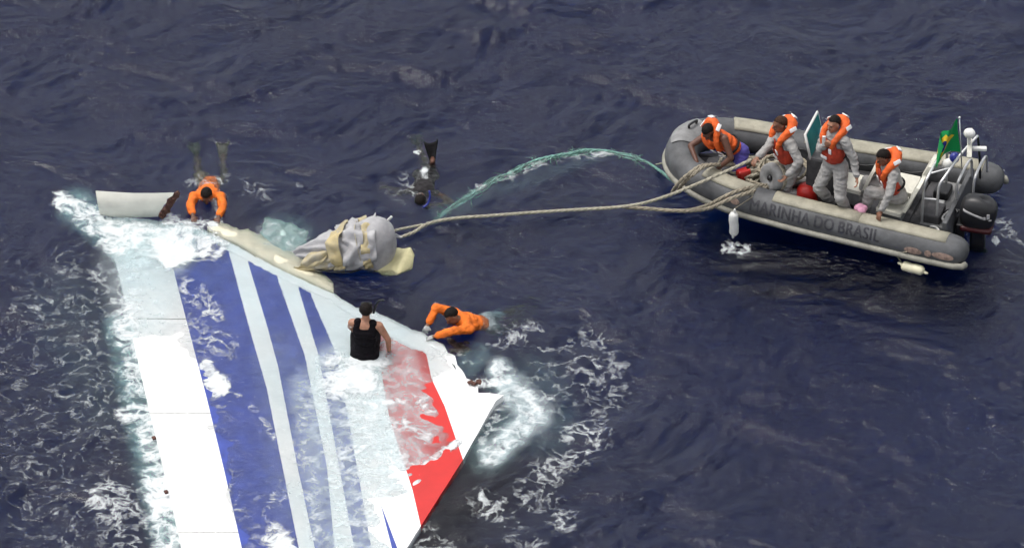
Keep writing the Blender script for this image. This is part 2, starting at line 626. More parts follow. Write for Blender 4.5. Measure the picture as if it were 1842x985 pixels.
class Person:
    def __init__(s, pelvis, spine, face, head_u, head_f, hands, feet, elbows, knees, k=1.0, hand_n=None, skin='skin_brown', toes=None):
        s.k = k
        s.pel = Vector(pelvis)
        s.r, s.f, s.u = frame(spine, face)
        s.N = s.pel + s.u * LEN['spine'] * k
        s.hr, s.hf, s.hu = frame(head_u, head_f)
        s.H = s.N + s.u * 0.045 * k + s.hu * 0.112 * k + s.hf * 0.02
        s.SH, s.EL, s.WR, s.HP, s.KN, s.AN = [], [], [], [], [], []
        for q, sg in enumerate((1, -1)):     # right, left
            sh = s.N + s.r * sg * LEN['sh'] * k - s.u * 0.05 * k
            e, wv = ik(sh, hands[q], LEN['ua'] * k, LEN['fa'] * k, elbows[q])
            s.SH.append(sh)
            s.EL.append(e)
            s.WR.append(wv)
            hp = s.pel + s.r * sg * LEN['hip'] * k - s.u * 0.03
            kn, an = ik(hp, feet[q], LEN['th'] * k, LEN['shn'] * k, knees[q])
            s.HP.append(hp)
            s.KN.append(kn)
            s.AN.append(an)
        s.hand_n = hand_n or [Vector((0, 0, -1))] * 2
        s.toes = toes or [s.f, s.f]
        s.skin = skin

    def R3(s):
        return Matrix((s.r, s.f, s.u)).transposed()

    def HR(s):
        return Matrix((s.hr, s.hf, s.hu)).transposed()

    def torso_prims(s, mb, d=0.0, lo=-0.06, hi=1.0):
        k = s.k
        R = s.R3()
        segs = [(-0.02, .150, .105), (0.10, .138, .098), (0.22, .145, .102), (0.34, .160, .112), (0.43, .150, .10)]
        for h, a, b in segs:
            if lo <= h <= hi:
                mb.ell(s.pel + s.u * h * k, ((a + d) * k, (b + d) * k, (0.115 + d) * k), R)
        if hi > 0.4:
            for q in (0, 1):
                mb.cap(s.N - s.u * 0.04 * k, (.066 + d) * k, s.SH[q], (.060 + d) * k)

    def arm_prims(s, mb, d=0.0, upto=2.0, frm=0.0):
        k = s.k
        for q in (0, 1):
            A, B, C_ = s.SH[q], s.EL[q], s.WR[q]
            if upto >= 1:
                if frm <= 0:
                    mb.cap(A, (.058 + d) * k, B, (.043 + d) * k)
                if upto > 1:
                    t = min(upto - 1, 1)
                    mb.cap(B, (.043 + d) * k, B.lerp(C_, t), (.043 + (.030 - .043) * t + d) * k)
            else:
                mb.cap(A, (.058 + d) * k, A.lerp(B, upto), (.052 + d) * k)

    def leg_prims(s, mb, d=0.0, upto=2.0, frm=0.0):
        k = s.k
        for q in (0, 1):
            A, B, C_ = s.HP[q], s.KN[q], s.AN[q]
            if upto >= 1:
                mb.cap(A, (.088 + d) * k, B, (.058 + d) * k)
                if upto > 1:
                    t = min(upto - 1, 1)
                    mid = B.lerp(C_, 0.3)
                    if t > 0.3:
                        mb.cap(B, (.056 + d) * k, mid, (.056 + d) * k)
                        mb.cap(mid, (.056 + d) * k, B.lerp(C_, t), (.037 + d) * k)
                    else:
                        mb.cap(B, (.056 + d) * k, B.lerp(C_, t), (.056 + d) * k)
            else:
                mb.cap(A, (.088 + d) * k, A.lerp(B, upto), (.088 - .03 * upto + d) * k)

    def hand_prims(s, mb, q, d=0.0):
        k = s.k
        W = s.WR[q]
        dirv = (W - s.EL[q]).normalized()
        n = Vector(s.hand_n[q])
        n = n - dirv * n.dot(dirv)
        n = n.normalized() if n.length > 1e-4 else Vector((0, 0, 1))
        sd_ = dirv.cross(n).normalized()
        inward = (s.N - s.SH[q])
        if sd_.dot(inward) < 0:
            sd_ = -sd_
        palm = W + dirv * 0.05 * k
        R = Matrix((sd_, n, dirv)).transposed()
        mb.ell(palm, ((.040 + d) * k, (.018 + d) * k, (.052 + d) * k), R, 12, 8)
        for i, (off, ln) in enumerate(((.034, .072), (.012, .082), (-.011, .077), (-.033, .060))):
            b0 = W + dirv * 0.088 * k + sd_ * off * k
            m0 = b0 + (dirv * 0.8 + n * 0.45 + sd_ * off * 2).normalized() * ln * 0.5 * k
            e0 = m0 + (dirv * 0.35 + n * 0.9).normalized() * ln * 0.5 * k
            mb.cap(b0 - dirv * .02, (.0095 + d) * k, m0, (.0088 + d) * k, 8)
            mb.cap(m0, (.0088 + d) * k, e0, (.0078 + d) * k, 8)
        t0 = W + dirv * 0.03 * k + sd_ * 0.028 * k
        t1 = t0 + (sd_ * 0.8 + dirv * 0.5 + n * 0.3).normalized() * .038 * k
        t2 = t1 + (sd_ * 0.25 + dirv * 0.8 + n * 0.5).normalized() * .03 * k
        mb.cap(t0, (.013 + d) * k, t1, (.0105 + d) * k, 8)
        mb.cap(t1, (.0105 + d) * k, t2, (.009 + d) * k, 8)

    def foot_prims(s, mb, d=0.0, ln=0.16, sides=(0, 1)):
        k = s.k
        for q in sides:
            A = s.AN[q]
            t = Vector(s.toes[q]).normalized()
            shin = (A - s.KN[q]).normalized()
            heel = A + shin * 0.045 * k - t * 0.03 * k
            mb.cap(heel, (.036 + d) * k, heel + t * ln * k, (.030 + d) * k)
            mb.cap(A, (.038 + d) * k, heel + t * 0.05 * k, (.038 + d) * k)
            mb.cap(heel + t * ln * 0.7 * k, (.034 + d) * k, heel + t * (ln + .04) * k, (.022 + d) * k)

    def body(s, parent, inv):
        mb = MB()
        k = s.k
        s.torso_prims(mb)
        s.arm_prims(mb)
        s.leg_prims(mb)
        s.foot_prims(mb)
        for q in (0, 1):
            s.hand_prims(mb, q)
        mb.cap(s.N - s.u * .03, .058 * k, s.H - s.hu * .05 * k - s.hf * .015 * k, .052 * k)
        R = s.HR()
        mb.ell(s.H + s.hu * .03 * k - s.hf * .012 * k, (.074 * k, .094 * k, .088 * k), R)
        mb.ell(s.H - s.hu * .045 * k + s.hf * .022 * k, (.056 * k, .066 * k, .072 * k), R)
        mb.ell(s.H - s.hu * .095 * k + s.hf * .055 * k, (.030 * k, .028 * k, .026 * k), R)
        mb.cap(s.H + s.hu * .012 * k + s.hf * .085 * k, .010 * k, s.H - s.hu * .028 * k + s.hf * .104 * k, .015 * k, 8)
        mb.cap(s.H + s.hu * .026 * k + s.hf * .078 * k + s.hr * .038 * k, .012 * k, s.H + s.hu * .026 * k + s.hf * .078 * k - s.hr * .038 * k, .012 * k, 8)
        for sg in (1, -1):
            mb.ell(s.H - s.hu * .005 * k + s.hr * sg * .076 * k - s.hf * .01 * k, (.012 * k, .02 * k, .032 * k), R)
        me = remesh(mb, 'body', 0.0085, 4)
        me.transform(inv)
        o = link('body', me, s.skin, parent)
        for sg in (1, -1):
            MB().ell(s.H + s.hu * .006 * k + s.hf * .082 * k + s.hr * sg * .031 * k, (.013 * k, .009 * k, .008 * k), R, 10, 6).build('eye', 'eye', parent, True, inv)
        MB().ell(s.H - s.hu * .062 * k + s.hf * .088 * k, (.024 * k, .008 * k, .008 * k), R, 10, 6).build('mouth', 'lip', parent, True, inv)
        return o

    def garment(s, name, m, parent, inv, fn, voxel=0.0105, it=4):
        mb = MB()
        fn(mb)
        me = remesh(mb, name, voxel, it)
        if name not in ('boot', 'glove'):
            wrinkle(me)
        me.transform(inv)
        return link(name, me, m, parent)

    def hair(s, parent, inv, m='hair', size=1.0, low=0.35):
        k = s.k
        mb = MB()
        R = s.HR()
        c = s.H + s.hu * .036 * k - s.hf * .018 * k
        rad = (.081 * k * size, .099 * k * size, .092 * k * size)
        mb.ell(c, rad, R, 28, 20)
        me = mb.mesh('hair')
        bm = bmesh.new()
        bm.from_mesh(me)
        kill = []
        for v in bm.verts:
            l = R.transposed() @ (v.co - c)
            lu, lf = l.z / rad[2], l.y / rad[1]
            line = -0.55 + 0.95 * max(0, min(1, (lf + 0.35) / 0.9)) + low - 0.35
            if lu < line:
                kill.append(v)
            else:
                v.co += (v.co - c) * 0.05 * mnoise.noise(v.co * 60)
        bmesh.ops.delete(bm, geom=kill, context='VERTS')
        ret = bmesh.ops.solidify(bm, geom=bm.faces[:], thickness=0.012)
        bm.to_mesh(me)
        bm.free()
        me.transform(inv)
        return link('hair', me, m, parent)

    def jacket(s, parent, inv, full=False, long=True, chest='vest_red', collar='orange', big=1.0):
        """foam life jacket: horseshoe collar, chest pads, belt, reflective tape"""
        k = s.k
        T = lambda r_, f_, u_: s.N + (s.r * r_ + s.f * f_ + s.u * u_) * k
        mb = MB()
        half = [(.085, .15, -.15), (.10, .145, -.09), (.125, .105, -.01), (.135, .02, .05), (.115, -.075, .085), (.06, -.135, .12), (0, -.15, .135)]
        path = [T(*p) for p in half] + [T(-p[0], p[1], p[2]) for p in reversed(half[:-1])]
        path = catmull(path, 3)
        n_ = len(path)
        rr = []
        for i in range(n_):
            t = 1 - abs(2 * i / (n_ - 1) - 1)
            rr.append((.036 + .042 * big * min(1, t * 1.15) ** 1.4) * k)
        for a, b, ra, rb in zip(path, path[1:], rr, rr[1:]):
            mb.cap(a, ra, b, rb, 10)
        if full:
            R = s.R3()
            for h, a, b in ((.1, .158, .125), (.2, .165, .13), (.3, .178, .138), (.40, .175, .13)):
                mb.ell(s.pel + s.u * h * k, (a * k, b * k, .10 * k), R)
        me = remesh(mb, 'life_jacket', 0.011, 6)
        wrinkle(me, .008, 9)
        me.transform(inv)
        lj = link('life_jacket', me, collar, parent)
        if not full:
            mb = MB()
            R = s.R3()
            for sg in (1, -1):
                mb.ell(T(.078 * sg, .130, -.22), (.080 * k, .052 * k, .18 * k), R)
                mb.ell(T(.13 * sg, .05, -.30), (.055 * k, .10 * k, .13 * k), R)
            if long:
                mb.ell(T(0, .112, -.36), (.16 * k, .062 * k, .10 * k), R)
            me = remesh(mb, 'chest_pad', 0.011, 4)
            me.transform(inv)
            link('chest_pad', me, chest, lj)
        # belt
        mb = MB()
        ring = [s.pel + s.u * .16 * k + (s.r * math.cos(a) * (.172 if not full else .178) + s.f * math.sin(a) * (.135 if not full else .146)) * k for a in [2 * math.pi * i / 28 for i in range(29)]]
        mb.tube(ring, .016 * k, 6, False)
        mb.build('belt', 'dark_cloth', lj, True, inv)
        # tapes: on the collar back, shoulders and chest
        def tape(c, nrm, up, w_, h_):
            nrm = Vector(nrm).normalized()
            up = Vector(up)
            up = (up - nrm * up.dot(nrm)).normalized()
            R = Matrix((up.cross(nrm), up, nrm)).transposed()
            MB().box(c, (w_ * k, h_ * k, .016), R, .003).build('reflective_tape', 'tape', lj, True, inv)
        rb = (.036 + .042 * big)
        for sg in (1, -1):
            c = T(.115 * sg, -.075, .085)
            nn = (s.r * sg * 0.9 + s.u * 0.45 - s.f * .25)
            tape(c + nn.normalized() * rb * k, nn, s.f, .055, .11)
            tape(T(.08 * sg, .186, -.19), s.f, s.u, .05, .08)
        tape(T(0.0, -.15, .135) + (s.u * .6 - s.f * .8).normalized() * rb * k, s.u * .6 - s.f * .8, s.r, .06, .10)
        tape(T(.05, .182 if not full else .19, -.345), s.f, s.u, .11, .045)
        return lj


# vector shortcuts
def V(*a):
    return Vector(a)


# =================================================================== BOAT
boat = empty('inflatable_boat', BO, BYAW)
tag(boat, 'grey inflatable motorboat with cream tube tops carrying four crew', 'boat')


def ring_mesh(i0, i1, r, nseg=24, cap0=None):
    rows = []
    for i in range(i0, i1 + 1):
        rows.append([tube_pt(i, 360 * j / nseg, r) for j in range(nseg)])
    return rows


mb = MB()
rows = []
NS = 28
last = len(TP) - 1
# stern cones at both ends
cone = [(-.30, .03), (-.285, .35), (-.25, .62), (-.19, .82), (-.10, .95)]
for du, kr in cone:
    rows.append([tube_pt(0, 360 * j / NS, TR * kr) + V(du, 0, .03 * (1 - kr)) for j in range(NS)])
for i in range(len(TP)):
    rows.append([tube_pt(i, 360 * j / NS, TR) for j in range(NS)])
for du, kr in reversed(cone):
    rows.append([tube_pt(last, 360 * j / NS, TR * kr) + V(du, 0, .03 * (1 - kr)) for j in range(NS)])
fs_ = []
for i in range(len(rows) - 1):
    for j in range(NS):
        fs_.append((i * NS + j, i * NS + (j + 1) % NS, (i + 1) * NS + (j + 1) % NS, (i + 1) * NS + j))
fs_ += [tuple(range(NS)), tuple((len(rows) - 1) * NS + j for j in range(NS))]
mb.add([q for r_ in rows for q in r_], fs_)
tube_o = mb.build('buoyancy_tube', 'tube_grey', boat)


def tube_band(name, m, i0, i1, a0, a1, dr, parent, n=7, round_ends=False):
    mb = MB()
    rws = []
    for i in range(i0, i1 + 1):
        aa, bb = a0, a1
        rws.append([tube_pt(i, aa + (bb - aa) * j / (n - 1), TR + dr) for j in range(n)])
    rin = [[tube_pt(i, a0 + (a1 - a0) * j / (n - 1), TR - .01) for j in range(n)] for i in range(i0, i1 + 1)]
    nr, nc = len(rws), n
    v_ = [q for r_ in rws for q in r_] + [q for r_ in rin for q in r_]
    m_ = nr * nc
    f_ = [(i * nc + j, i * nc + j + 1, (i + 1) * nc + j + 1, (i + 1) * nc + j) for i in range(nr - 1) for j in range(nc - 1)]
    ring = [j for j in range(nc)] + [i * nc + nc - 1 for i in range(1, nr)] + [(nr - 1) * nc + j for j in range(nc - 2, -1, -1)] + [i * nc for i in range(nr - 2, 0, -1)]
    for k_ in range(len(ring)):
        a, b = ring[k_], ring[(k_ + 1) % len(ring)]
        f_.append((b, a, a + m_, b + m_))
    mb.add(v_, f_)
    return mb.build(name, m, parent)


# cream wear strips on the tube tops, in lengths with small gaps at the joints
NT = len(TP)
for a, b in ((0, 6), (6, 12), (14, 22)):
    tube_band('top_strip', 'tube_cream', a, b, 58, 128, .007 + .0006 * a, tube_o)
    tube_band('top_strip', 'tube_cream', NT - 1 - b, NT - 1 - a, 58, 128, .007 + .0006 * a, tube_o)
# rubbing strake, whole length, with the tail round the cones
mb = MB()
sp = [tube_pt(0, -22, TR + .012) + V(-.30, -.10, .0), tube_pt(0, -22, TR + .012) + V(-.27, -.03, 0), tube_pt(0, -22, TR + .012) + V(-.15, 0, 0)]
sp += [tube_pt(i, -22, TR + .012) for i in range(NT)]
sp += [tube_pt(last, -22, TR + .012) + V(-.15, 0, 0), tube_pt(last, -22, TR + .012) + V(-.27, .03, 0), tube_pt(last, -22, TR + .012) + V(-.30, .10, 0)]
mb.tube(sp, .046, 8)
mb.build('rubbing_strake', 'strake', boat)

# hull below the tubes and deck
hrows = []
for (u, hw, zk, zs) in ((-.02, .80, -.22, .16), (1.2, .76, -.25, .16), (2.4, .66, -.22, .18), (3.1, .50, -.10, .24), (3.6, .25, .08, .32), (3.85, .05, .25, .38)):
    hrows.append([V(u, hw, zs), V(u, hw * .8, zs - .16 if u < 3.3 else zs - .05), V(u, 0, zk), V(u, -hw * .8, zs - .16 if u < 3.3 else zs - .05), V(u, -hw, zs)])
MB().grid(hrows, .03, (0, 0, 1)).build('hull', 'hull', boat, False)
drows = []
for (u, hw, z) in ((0.03, .74, .215), (2.4, .60, .22), (2.9, .52, .23), (3.4, .36, .26), (3.7, .12, .30)):
    drows.append([V(u, hw * t, z) for t in (-1, -.5, 0, .5, 1)])
MB().grid(drows, .02).build('deck', 'deck', boat, False)
# floor boards (proud strips with gaps)
for i in range(7):
    u0 = 0.25 + i * 0.36
    MB().box((u0 + .17, 0, .235), (.33, 1.36 - .11 * u0, .025), None, .006).build('floor_board', 'deck', boat, False)
# transom with splash well
MB().box((0.02, 0, .36), (.07, 1.40, .44), None, .015).build('transom', 'tube_grey', boat, False)
MB().box((0.27, -.12, .27), (.36, 1.10, .05), None, .012).build('splash_well', 'lightgrey', boat, False)
MB().box((.30, .22, .36), (.26, .34, .16), None, .03).build('battery_box', 'deck', boat, False)
MB().box((.33, -.34, .35), (.22, .28, .13), None, .03).build('fuel_tank', 'cowl', boat, False)
MB().box((.28, -.05, .35), (.10, .10, .05), None, .012).build('hatch_cover', 'plastic_white', boat, False)
# bow dodger patch, tow eye and bow cover
mb = MB()
ci = NT // 2
rws = []
for i in range(ci - 3, ci + 8):
    t = abs(i - ci - 2) / 5.2
    rws.append([tube_pt(i, 35 + 20 * t + (120 - 60 * t) * j / 8, TR + .014) for j in range(9)])
mb.grid(rws).build('bow_patch', 'lightgrey', tube_o)
mb = MB()
ts = [tube_pt(ci + 2, 95, TR + .02), tube_pt(ci + 2, 95, TR + .07), tube_pt(ci + 5, 95, TR + .07), tube_pt(ci + 5, 95, TR + .02)]
mb.tube(catmull(ts, 5), .018, 8)
mb.build('tow_handle', 'black', boat)
# grab line on both tubes: loops between patches
for side in (0, 1):
    idx = [3, 6, 9, 12, 16] if side == 0 else [NT - 1 - q for q in (3, 6, 9, 12, 16)]
    ctrl = []
    for k_, i in enumerate(idx):
        ctrl.append(tube_pt(i, 150, TR + .02))
        if k_ < len(idx) - 1:
            j = (idx[k_] + idx[k_ + 1]) // 2
            ctrl.append(tube_pt(j, 168, TR + .035))
    MB().tube(catmull(ctrl, 5), .011, 6).build('grab_line', 'black', boat)
# round handle patches on the near side and stern badges
for (i, ang, rw, rh) in ((16, 22, .07, .045), (2, 6, .13, .05), (1, 8, .05, .05), (0, 10, .16, .05), (17, 20, .04, .04)):
    mb = MB()
    cc = []
    for a in range(18):
        th = 2 * math.pi * a / 18
        cc.append((math.cos(th) * rw, math.sin(th) * rh))
    ctr = tube_pt(i, ang, TR + .012)
    o_, z_ = tube_frame(i)
    t_ = (TP[i + 1] - TP[i]).normalized()
    v_ = [ctr] + [tube_pt(i, ang + math.degrees(y / TR), TR + .006) + t_ * x - (V(.16, 0, 0) if i == 0 else V(0, 0, 0)) * 0 for x, y in cc]
    mb.add(v_, [(0, a + 1, (a + 1) % 18 + 1) for a in range(18)]).build('worn_badge', 'patch', tube_o)

# lettering along the port tube, bow to stern
cu = bpy.data.curves.new('txt', 'FONT')
cu.body = 'MARINHA DO BRASIL'
cu.size = 0.245
cu.space_character = 1.08
cu.space_word = 0.75
to = bpy.data.objects.new('txt', cu)
COL.objects.link(to)
dg = bpy.context.evaluated_depsgraph_get()
tme = bpy.data.meshes.new_from_object(to.evaluated_get(dg))
bpy.data.objects.remove(to)
bm = bmesh.new()
bm.from_mesh(tme)
for lv in np.arange(0.0, .24, .02):
    bmesh.ops.bisect_plane(bm, geom=bm.verts[:] + bm.edges[:] + bm.faces[:], plane_co=(0, lv, 0), plane_no=(0, 1, 0))
xs = [v.co.x for v in bm.verts]
wid = max(xs) - min(xs)
uA, uB = 2.74, 0.84
TU = [p.x for p in TP[:30]]
TV = [p.y for p in TP[:30]]           # where the words start (bow end) and stop
for v in bm.verts:
    t = (v.co.x - min(xs)) / wid
    u = uA + (uB - uA) * t
    ang = math.radians(8 + math.degrees(v.co.y * 1.0 / TR))
    zc = ztube(u)
    v.co = V(u, float(np.interp(u, TU, TV)) + (TR + .005) * math.cos(ang), zc + (TR + .005) * math.sin(ang))
bm.to_mesh(tme)
bm.free()
tm2 = tme.copy()
for v in tm2.vertices:
    v.co += V(.009, .0012, .0008)
for m_ in (tme, tm2):
    pass
bm = bmesh.new()
bm.from_mesh(tme)
bm.from_mesh(tm2)
bm.to_mesh(tme)
bm.free()
link('lettering', tme, 'letter', tube_o, False)

# console with windscreen
cpos = LB(1462, 330, .3)
cpx, cpy = 1.93, 0.04
MB().box((cpx, cpy, .60), (.42, .60, .74), None, .04).build('console', 'deck', boat, False)
mb = MB()
a_ = LB(1447, 246, 1.32)
wsu = cpx + .14
rws = []
for i in range(7):
    t = i / 6
    rws.append([V(wsu + .10 * t, cpy + .27 - .56 * s_, .88 + .44 * t) for s_ in (0, .25, .5, .75, 1)])
wscr = MB().grid(rws, .02, (1, 0, 0)).build('windscreen', 'teal', boat, False)
edge = [rws[0][0] + V(.0, .01, 0), rws[6][0] + V(0, .01, .01), rws[6][4] + V(0, -.01, .01), rws[0][4] + V(0, -.01, 0)]
MB().tube(edge, .020, 8).build('windscreen_frame', 'plastic_white', wscr)
mb = MB()
mb.tube([V(cpx - .24 + .0 * math.cos(a), cpy + .05 + .16 * math.cos(a), .86 + .16 * math.sin(a)) for a in [2 * math.pi * i / 20 for i in range(21)]], .014, 6, False)
mb.tube([V(cpx - .24, cpy - .10, .86), V(cpx - .24, cpy + .20, .86)], .011, 6)
mb.tube([V(cpx - .24, cpy + .05, .86), V(cpx - .10, cpy + .05, .80)], .02, 6)
mb.build('steering_wheel', 'black', boat)
MB().box((cpx - .10, cpy + .02, 1.0), (.24, .46, .09), Matrix.Rotation(.35, 3, 'Y'), .03).build('instrument_panel', 'black', boat, False)
# row of pale instrument covers on the console top
for i in range(4):
    c_ = V(cpx - .04 - .012 * i, cpy + .22 - .085 * i, 1.02 + .035 * i)
    MB().cap(c_, .028, c_ + V(-.05, 0, .07), .024, 10).build('instrument_cover', 'lightgrey', boat)
MB().box((cpx - .215, cpy + .17, .62), (.02, .09, .16), None, .006).build('label_plate', 'plastic_white', boat, False)


# seats: moulded shells
def seat(u, v, z, tilt, wd=.46, hb=.50, yaw=0.0):
    e = empty('seat', BL(u, v, .235), BYAW + yaw)
    lean = math.tan(tilt)
    rws = []
    for i in range(9):
        t = i / 8
        sag = .03 * math.sin(math.pi * t)
        rws.append([V(-.0 - lean * hb * t - .02 * (1 - (2 * s_ - 1) ** 2), (s_ - .5) * wd * (1 - .25 * t ** 3), z - .235 + .04 + hb * t - .05 * t ** 2 * (2 * s_ - 1) ** 2) for s_ in [j / 8 for j in range(9)]])
    o1 = MB().grid(rws, .05, (1, 0, 0)).build('backrest', 'seat_white', e)
    smooth_angle(o1, 40)
    rws = []
    for i in range(7):
        t = i / 6
        rws.append([V(.02 + .36 * t, (s_ - .5) * wd * (1 - .08 * t), z - .235 + .02 * t - .025 * math.sin(math.pi * s_)) for s_ in [j / 6 for j in range(7)]])
    o2 = MB().grid(rws, .06).build('seat_pan', 'seat_white', e)
    smooth_angle(o2, 40)
    MB().box((.17, 0, (z - .235) / 2 - .03), (.26, wd * .7, z - .235 - .07), None, .02).build('pedestal', 'lightgrey', e, False)
    return e


s1 = seat(1.30, .20, .60, .30, .40, .36)
tag(s1, 'white moulded boat seat beside the standing man, ahead of the seated man', 'boat seat', 'white seats in the boat')
s2 = seat(.66, .38, .50, .36, .44, .46)
tag(s2, 'white boat seat with tall backrest behind the seated man', 'boat seat', 'white seats in the boat')
s3 = seat(.64, -.12, .52, .36, .44, .48)
tag(s3, 'empty white tall-backed seat nearest the far tube, behind the seated man', 'boat seat', 'white seats in the boat')

# stern arch of bent tube
arch = boat


def bar(ctrl, r=.02, name='arch_bar', m='steel'):
    return MB().tube(catmull([V(*c) for c in ctrl], 6), r, 8).build(name, m, boat)


bar([(.42, .40, .24), (.42, .40, .60), (.41, .39, .92), (.38, .30, 1.03), (.36, .10, 1.07), (.34, -.10, 1.08)])
bar([(.22, .36, .24), (.22, .36, .60), (.21, .35, .92), (.16, .25, 1.03), (.05, -.10, 1.18), (-.10, -.46, 1.31)])
bar([(.34, -.10, 1.08), (.33, -.40, 1.0), (.33, -.48, .80), (.33, -.50, .26)])
bar([(.02, .10, .56), (.02, .10, .80), (0, .05, .90), (-.02, -.25, .95), (-.03, -.45, .88), (-.03, -.50, .56)])
bar([(-.18, -.04, .56), (-.18, -.06, .80), (-.19, -.12, .90), (-.2, -.42, .94), (-.2, -.62, .86), (-.2, -.70, .56)])
bar([(.42, .40, .70), (.22, .36, .70)], .014)
bar([(.37, .26, 1.04), (.10, .10, 1.10)], .014)
bar([(-.10, -.46, 1.31), (-.13, -.50, .95), (-.15, -.52, .56)], .018, 'arch_post', 'black')
MB().box((-.03, -.30, 1.275), (.07, .50, .022), Matrix.Rotation(-.36, 3, 'X') @ Matrix.Rotation(.25, 3, 'Z'), .006).build('lamp_shelf', 'seat_white', boat, False)
MB().box((-.16, -.36, 1.17), (.20, .07, .05), Matrix.Rotation(.3, 3, 'Z'), .012).build('junction_box', 'plastic_white', boat, False)
mb = MB()
lc = LB(1744, 240, 1.46)
mb.ell(lc, (.085, .07, .075), None, 16, 10)
mb.cap(lc + V(0, 0, -.16), .022, lc, .03, 8)
mb.build('stern_lamp', 'plastic_white', boat)

# outboard engine
eng = empty('outboard_engine', BL(-.28, .22, .24), BYAW + .10)
eng.scale = (.90, .90, .90)
tag(eng, 'black outboard engine with white stripe and emblem on the stern', 'outboard engine')
mb = MB()
secs = [(-.05, .13, .20), (.04, .165, .26), (.16, .18, .29), (.30, .18, .29), (.40, .165, .27), (.47, .13, .22), (.50, .07, .14), (.505, .01, .02)]
vv, ff = [], []
n_ = 24
for (z, hw, hl) in secs:
    for j in range(n_):
        a = 2 * math.pi * j / n_
        c_, s_ = math.cos(a), math.sin(a)
        e_ = 2 / 3.2
        vv.append((-.05 + hl * math.copysign(abs(c_) ** e_, c_) - .06 * z, hw * math.copysign(abs(s_) ** e_, s_), z + .10 - .05 * (c_ < 0) * (z > .3) * abs(c_)))
for i in range(len(secs) - 1):
    for j in range(n_):
        ff.append((i * n_ + j, i * n_ + (j + 1) % n_, (i + 1) * n_ + (j + 1) % n_, (i + 1) * n_ + j))
ff += [tuple(range(n_)), tuple((len(secs) - 1) * n_ + j for j in range(n_))]
mb.add(vv, ff)
cw = mb.build('cowling', 'cowl', eng)
smooth_angle(cw, 60)
MB().box((-.05, 0, .055), (.50, .34, .10), None, .04).build('lower_cowl', 'cowl_red', eng, False)
mb = MB()
mb.box((-.07, 0, -.22), (.24, .13, .50), None, .04)
mb.box((-.05, 0, -.52), (.34, .06, .16), None, .025)
mb.build('drive_leg', 'black', eng, False)
MB().box((.20, 0, -.02), (.14, .26, .26), None, .02).build('mount_bracket', 'cowl', eng, False)


def cowl_side(z, x):
    """outer half width of the cowling at height z and length position x"""
    zz = z - .10
    hw = float(np.interp(zz, [q[0] for q in secs], [q[1] for q in secs]))
    hl = float(np.interp(zz, [q[0] for q in secs], [q[2] for q in secs]))
    cx = min(.999, abs((x + .05 + .06 * zz) / hl))
    return hw * (1 - cx ** 3.2) ** (1 / 3.2)


rws = []
for i in range(12):
    t = i / 11
    x = .16 - .32 * t
    rws.append([V(x, cowl_side(.42 - .10 * t + dz, x) + .006, .42 - .10 * t + dz) for dz in (-.022, 0, .022)])
MB().grid(rws, .004, (0, 1, 0)).build('stripe_decal', 'decal', eng)
for (dx, dz, w_, h_) in ((0, 0, .05, .09), (.055, -.035, .035, .05), (-.03, -.07, .05, .02)):
    x = -.24 + dx
    y = cowl_side(.36 + dz, x)
    MB().box((x, y + .002, .36 + dz), (w_, .012, h_), Matrix.Rotation(-.5 if dx < .02 else -.2, 3, 'Z').inverted(), .004).build('emblem_decal', 'decal', eng, False)
bar([(-.06, .30, .50), (.0, .24, .52), (.10, .22, .45), (.26, .2, .32)], .018, 'steering_cable', 'black')
bar([(.06, .45, .40), (.13, .38, .43), (.05, .22, .47), (-.05, .18, .45)], .02, 'fuel_hose', 'lightgrey')
bar([(.12, .52, .27), (.20, .45, .29), (.30, .42, .27)], .016, 'cleat', 'plastic_white')

# flag and its staff
p0 = P(1730, 300, 1.0)
p1 = P(1726, 213, 1.83)
flagstaff = empty('flag', p0)
tag(flagstaff, 'green flag with yellow diamond drooping from a thin stern staff', 'flag')
iv = Matrix.Translation(-p0)
mb = MB()
mb.tube([p0, p1], .009, 6)
mb.ell(p1 + V(0, 0, .01), (.02, .02, .02), None, 10, 6)
mb.build('staff', 'steel', flagstaff, True, iv)
fm = bpy.data.materials.new('flag_cloth')
fm.use_nodes = True
n = fm.node_tree
bs = n.nodes['Principled BSDF']
bs.inputs['Roughness'].default_value = .8
uvn = n.nodes.new('ShaderNodeUVMap')
sep = n.nodes.new('ShaderNodeSeparateXYZ')
n.links.new(uvn.outputs[0], sep.inputs[0])


def mth(op, a, b=None):
    q = n.nodes.new('ShaderNodeMath')
    q.operation = op
    for i, x in enumerate((a, b)):
        if x is None:
            continue
        if isinstance(x, (int, float)):
            q.inputs[i].default_value = x
        else:
            n.links.new(x, q.inputs[i])
    return q.outputs[0]


ax = mth('ABSOLUTE', mth('SUBTRACT', sep.outputs[0], .5))
ay = mth('ABSOLUTE', mth('SUBTRACT', sep.outputs[1], .5))
dia = mth('LESS_THAN', mth('ADD', mth('DIVIDE', ax, .42), mth('DIVIDE', ay, .38)), 1.0)
dx = mth('MULTIPLY', mth('SUBTRACT', sep.outputs[0], .5), 1.43)
dy = mth('SUBTRACT', sep.outputs[1], .5)
disc = mth('LESS_THAN', mth('ADD', mth('MULTIPLY', dx, dx), mth('MULTIPLY', dy, dy)), .032)
m1 = n.nodes.new('ShaderNodeMix')
m1.data_type = 'RGBA'
m1.inputs[6].default_value = (.0, .27, .07, 1)
m1.inputs[7].default_value = (.75, .52, .03, 1)
n.links.new(dia, m1.inputs[0])
m2 = n.nodes.new('ShaderNodeMix')
m2.data_type = 'RGBA'
m2.inputs[7].default_value = (.01, .015, .16, 1)
n.links.new(m1.outputs[2], m2.inputs[6])
n.links.new(disc, m2.inputs[0])
n.links.new(m2.outputs[2], bs.inputs['Base Color'])
NU, NV = 26, 20
verts, faces, uvs = [], [], []
ax_ = (p1 - p0).normalized()
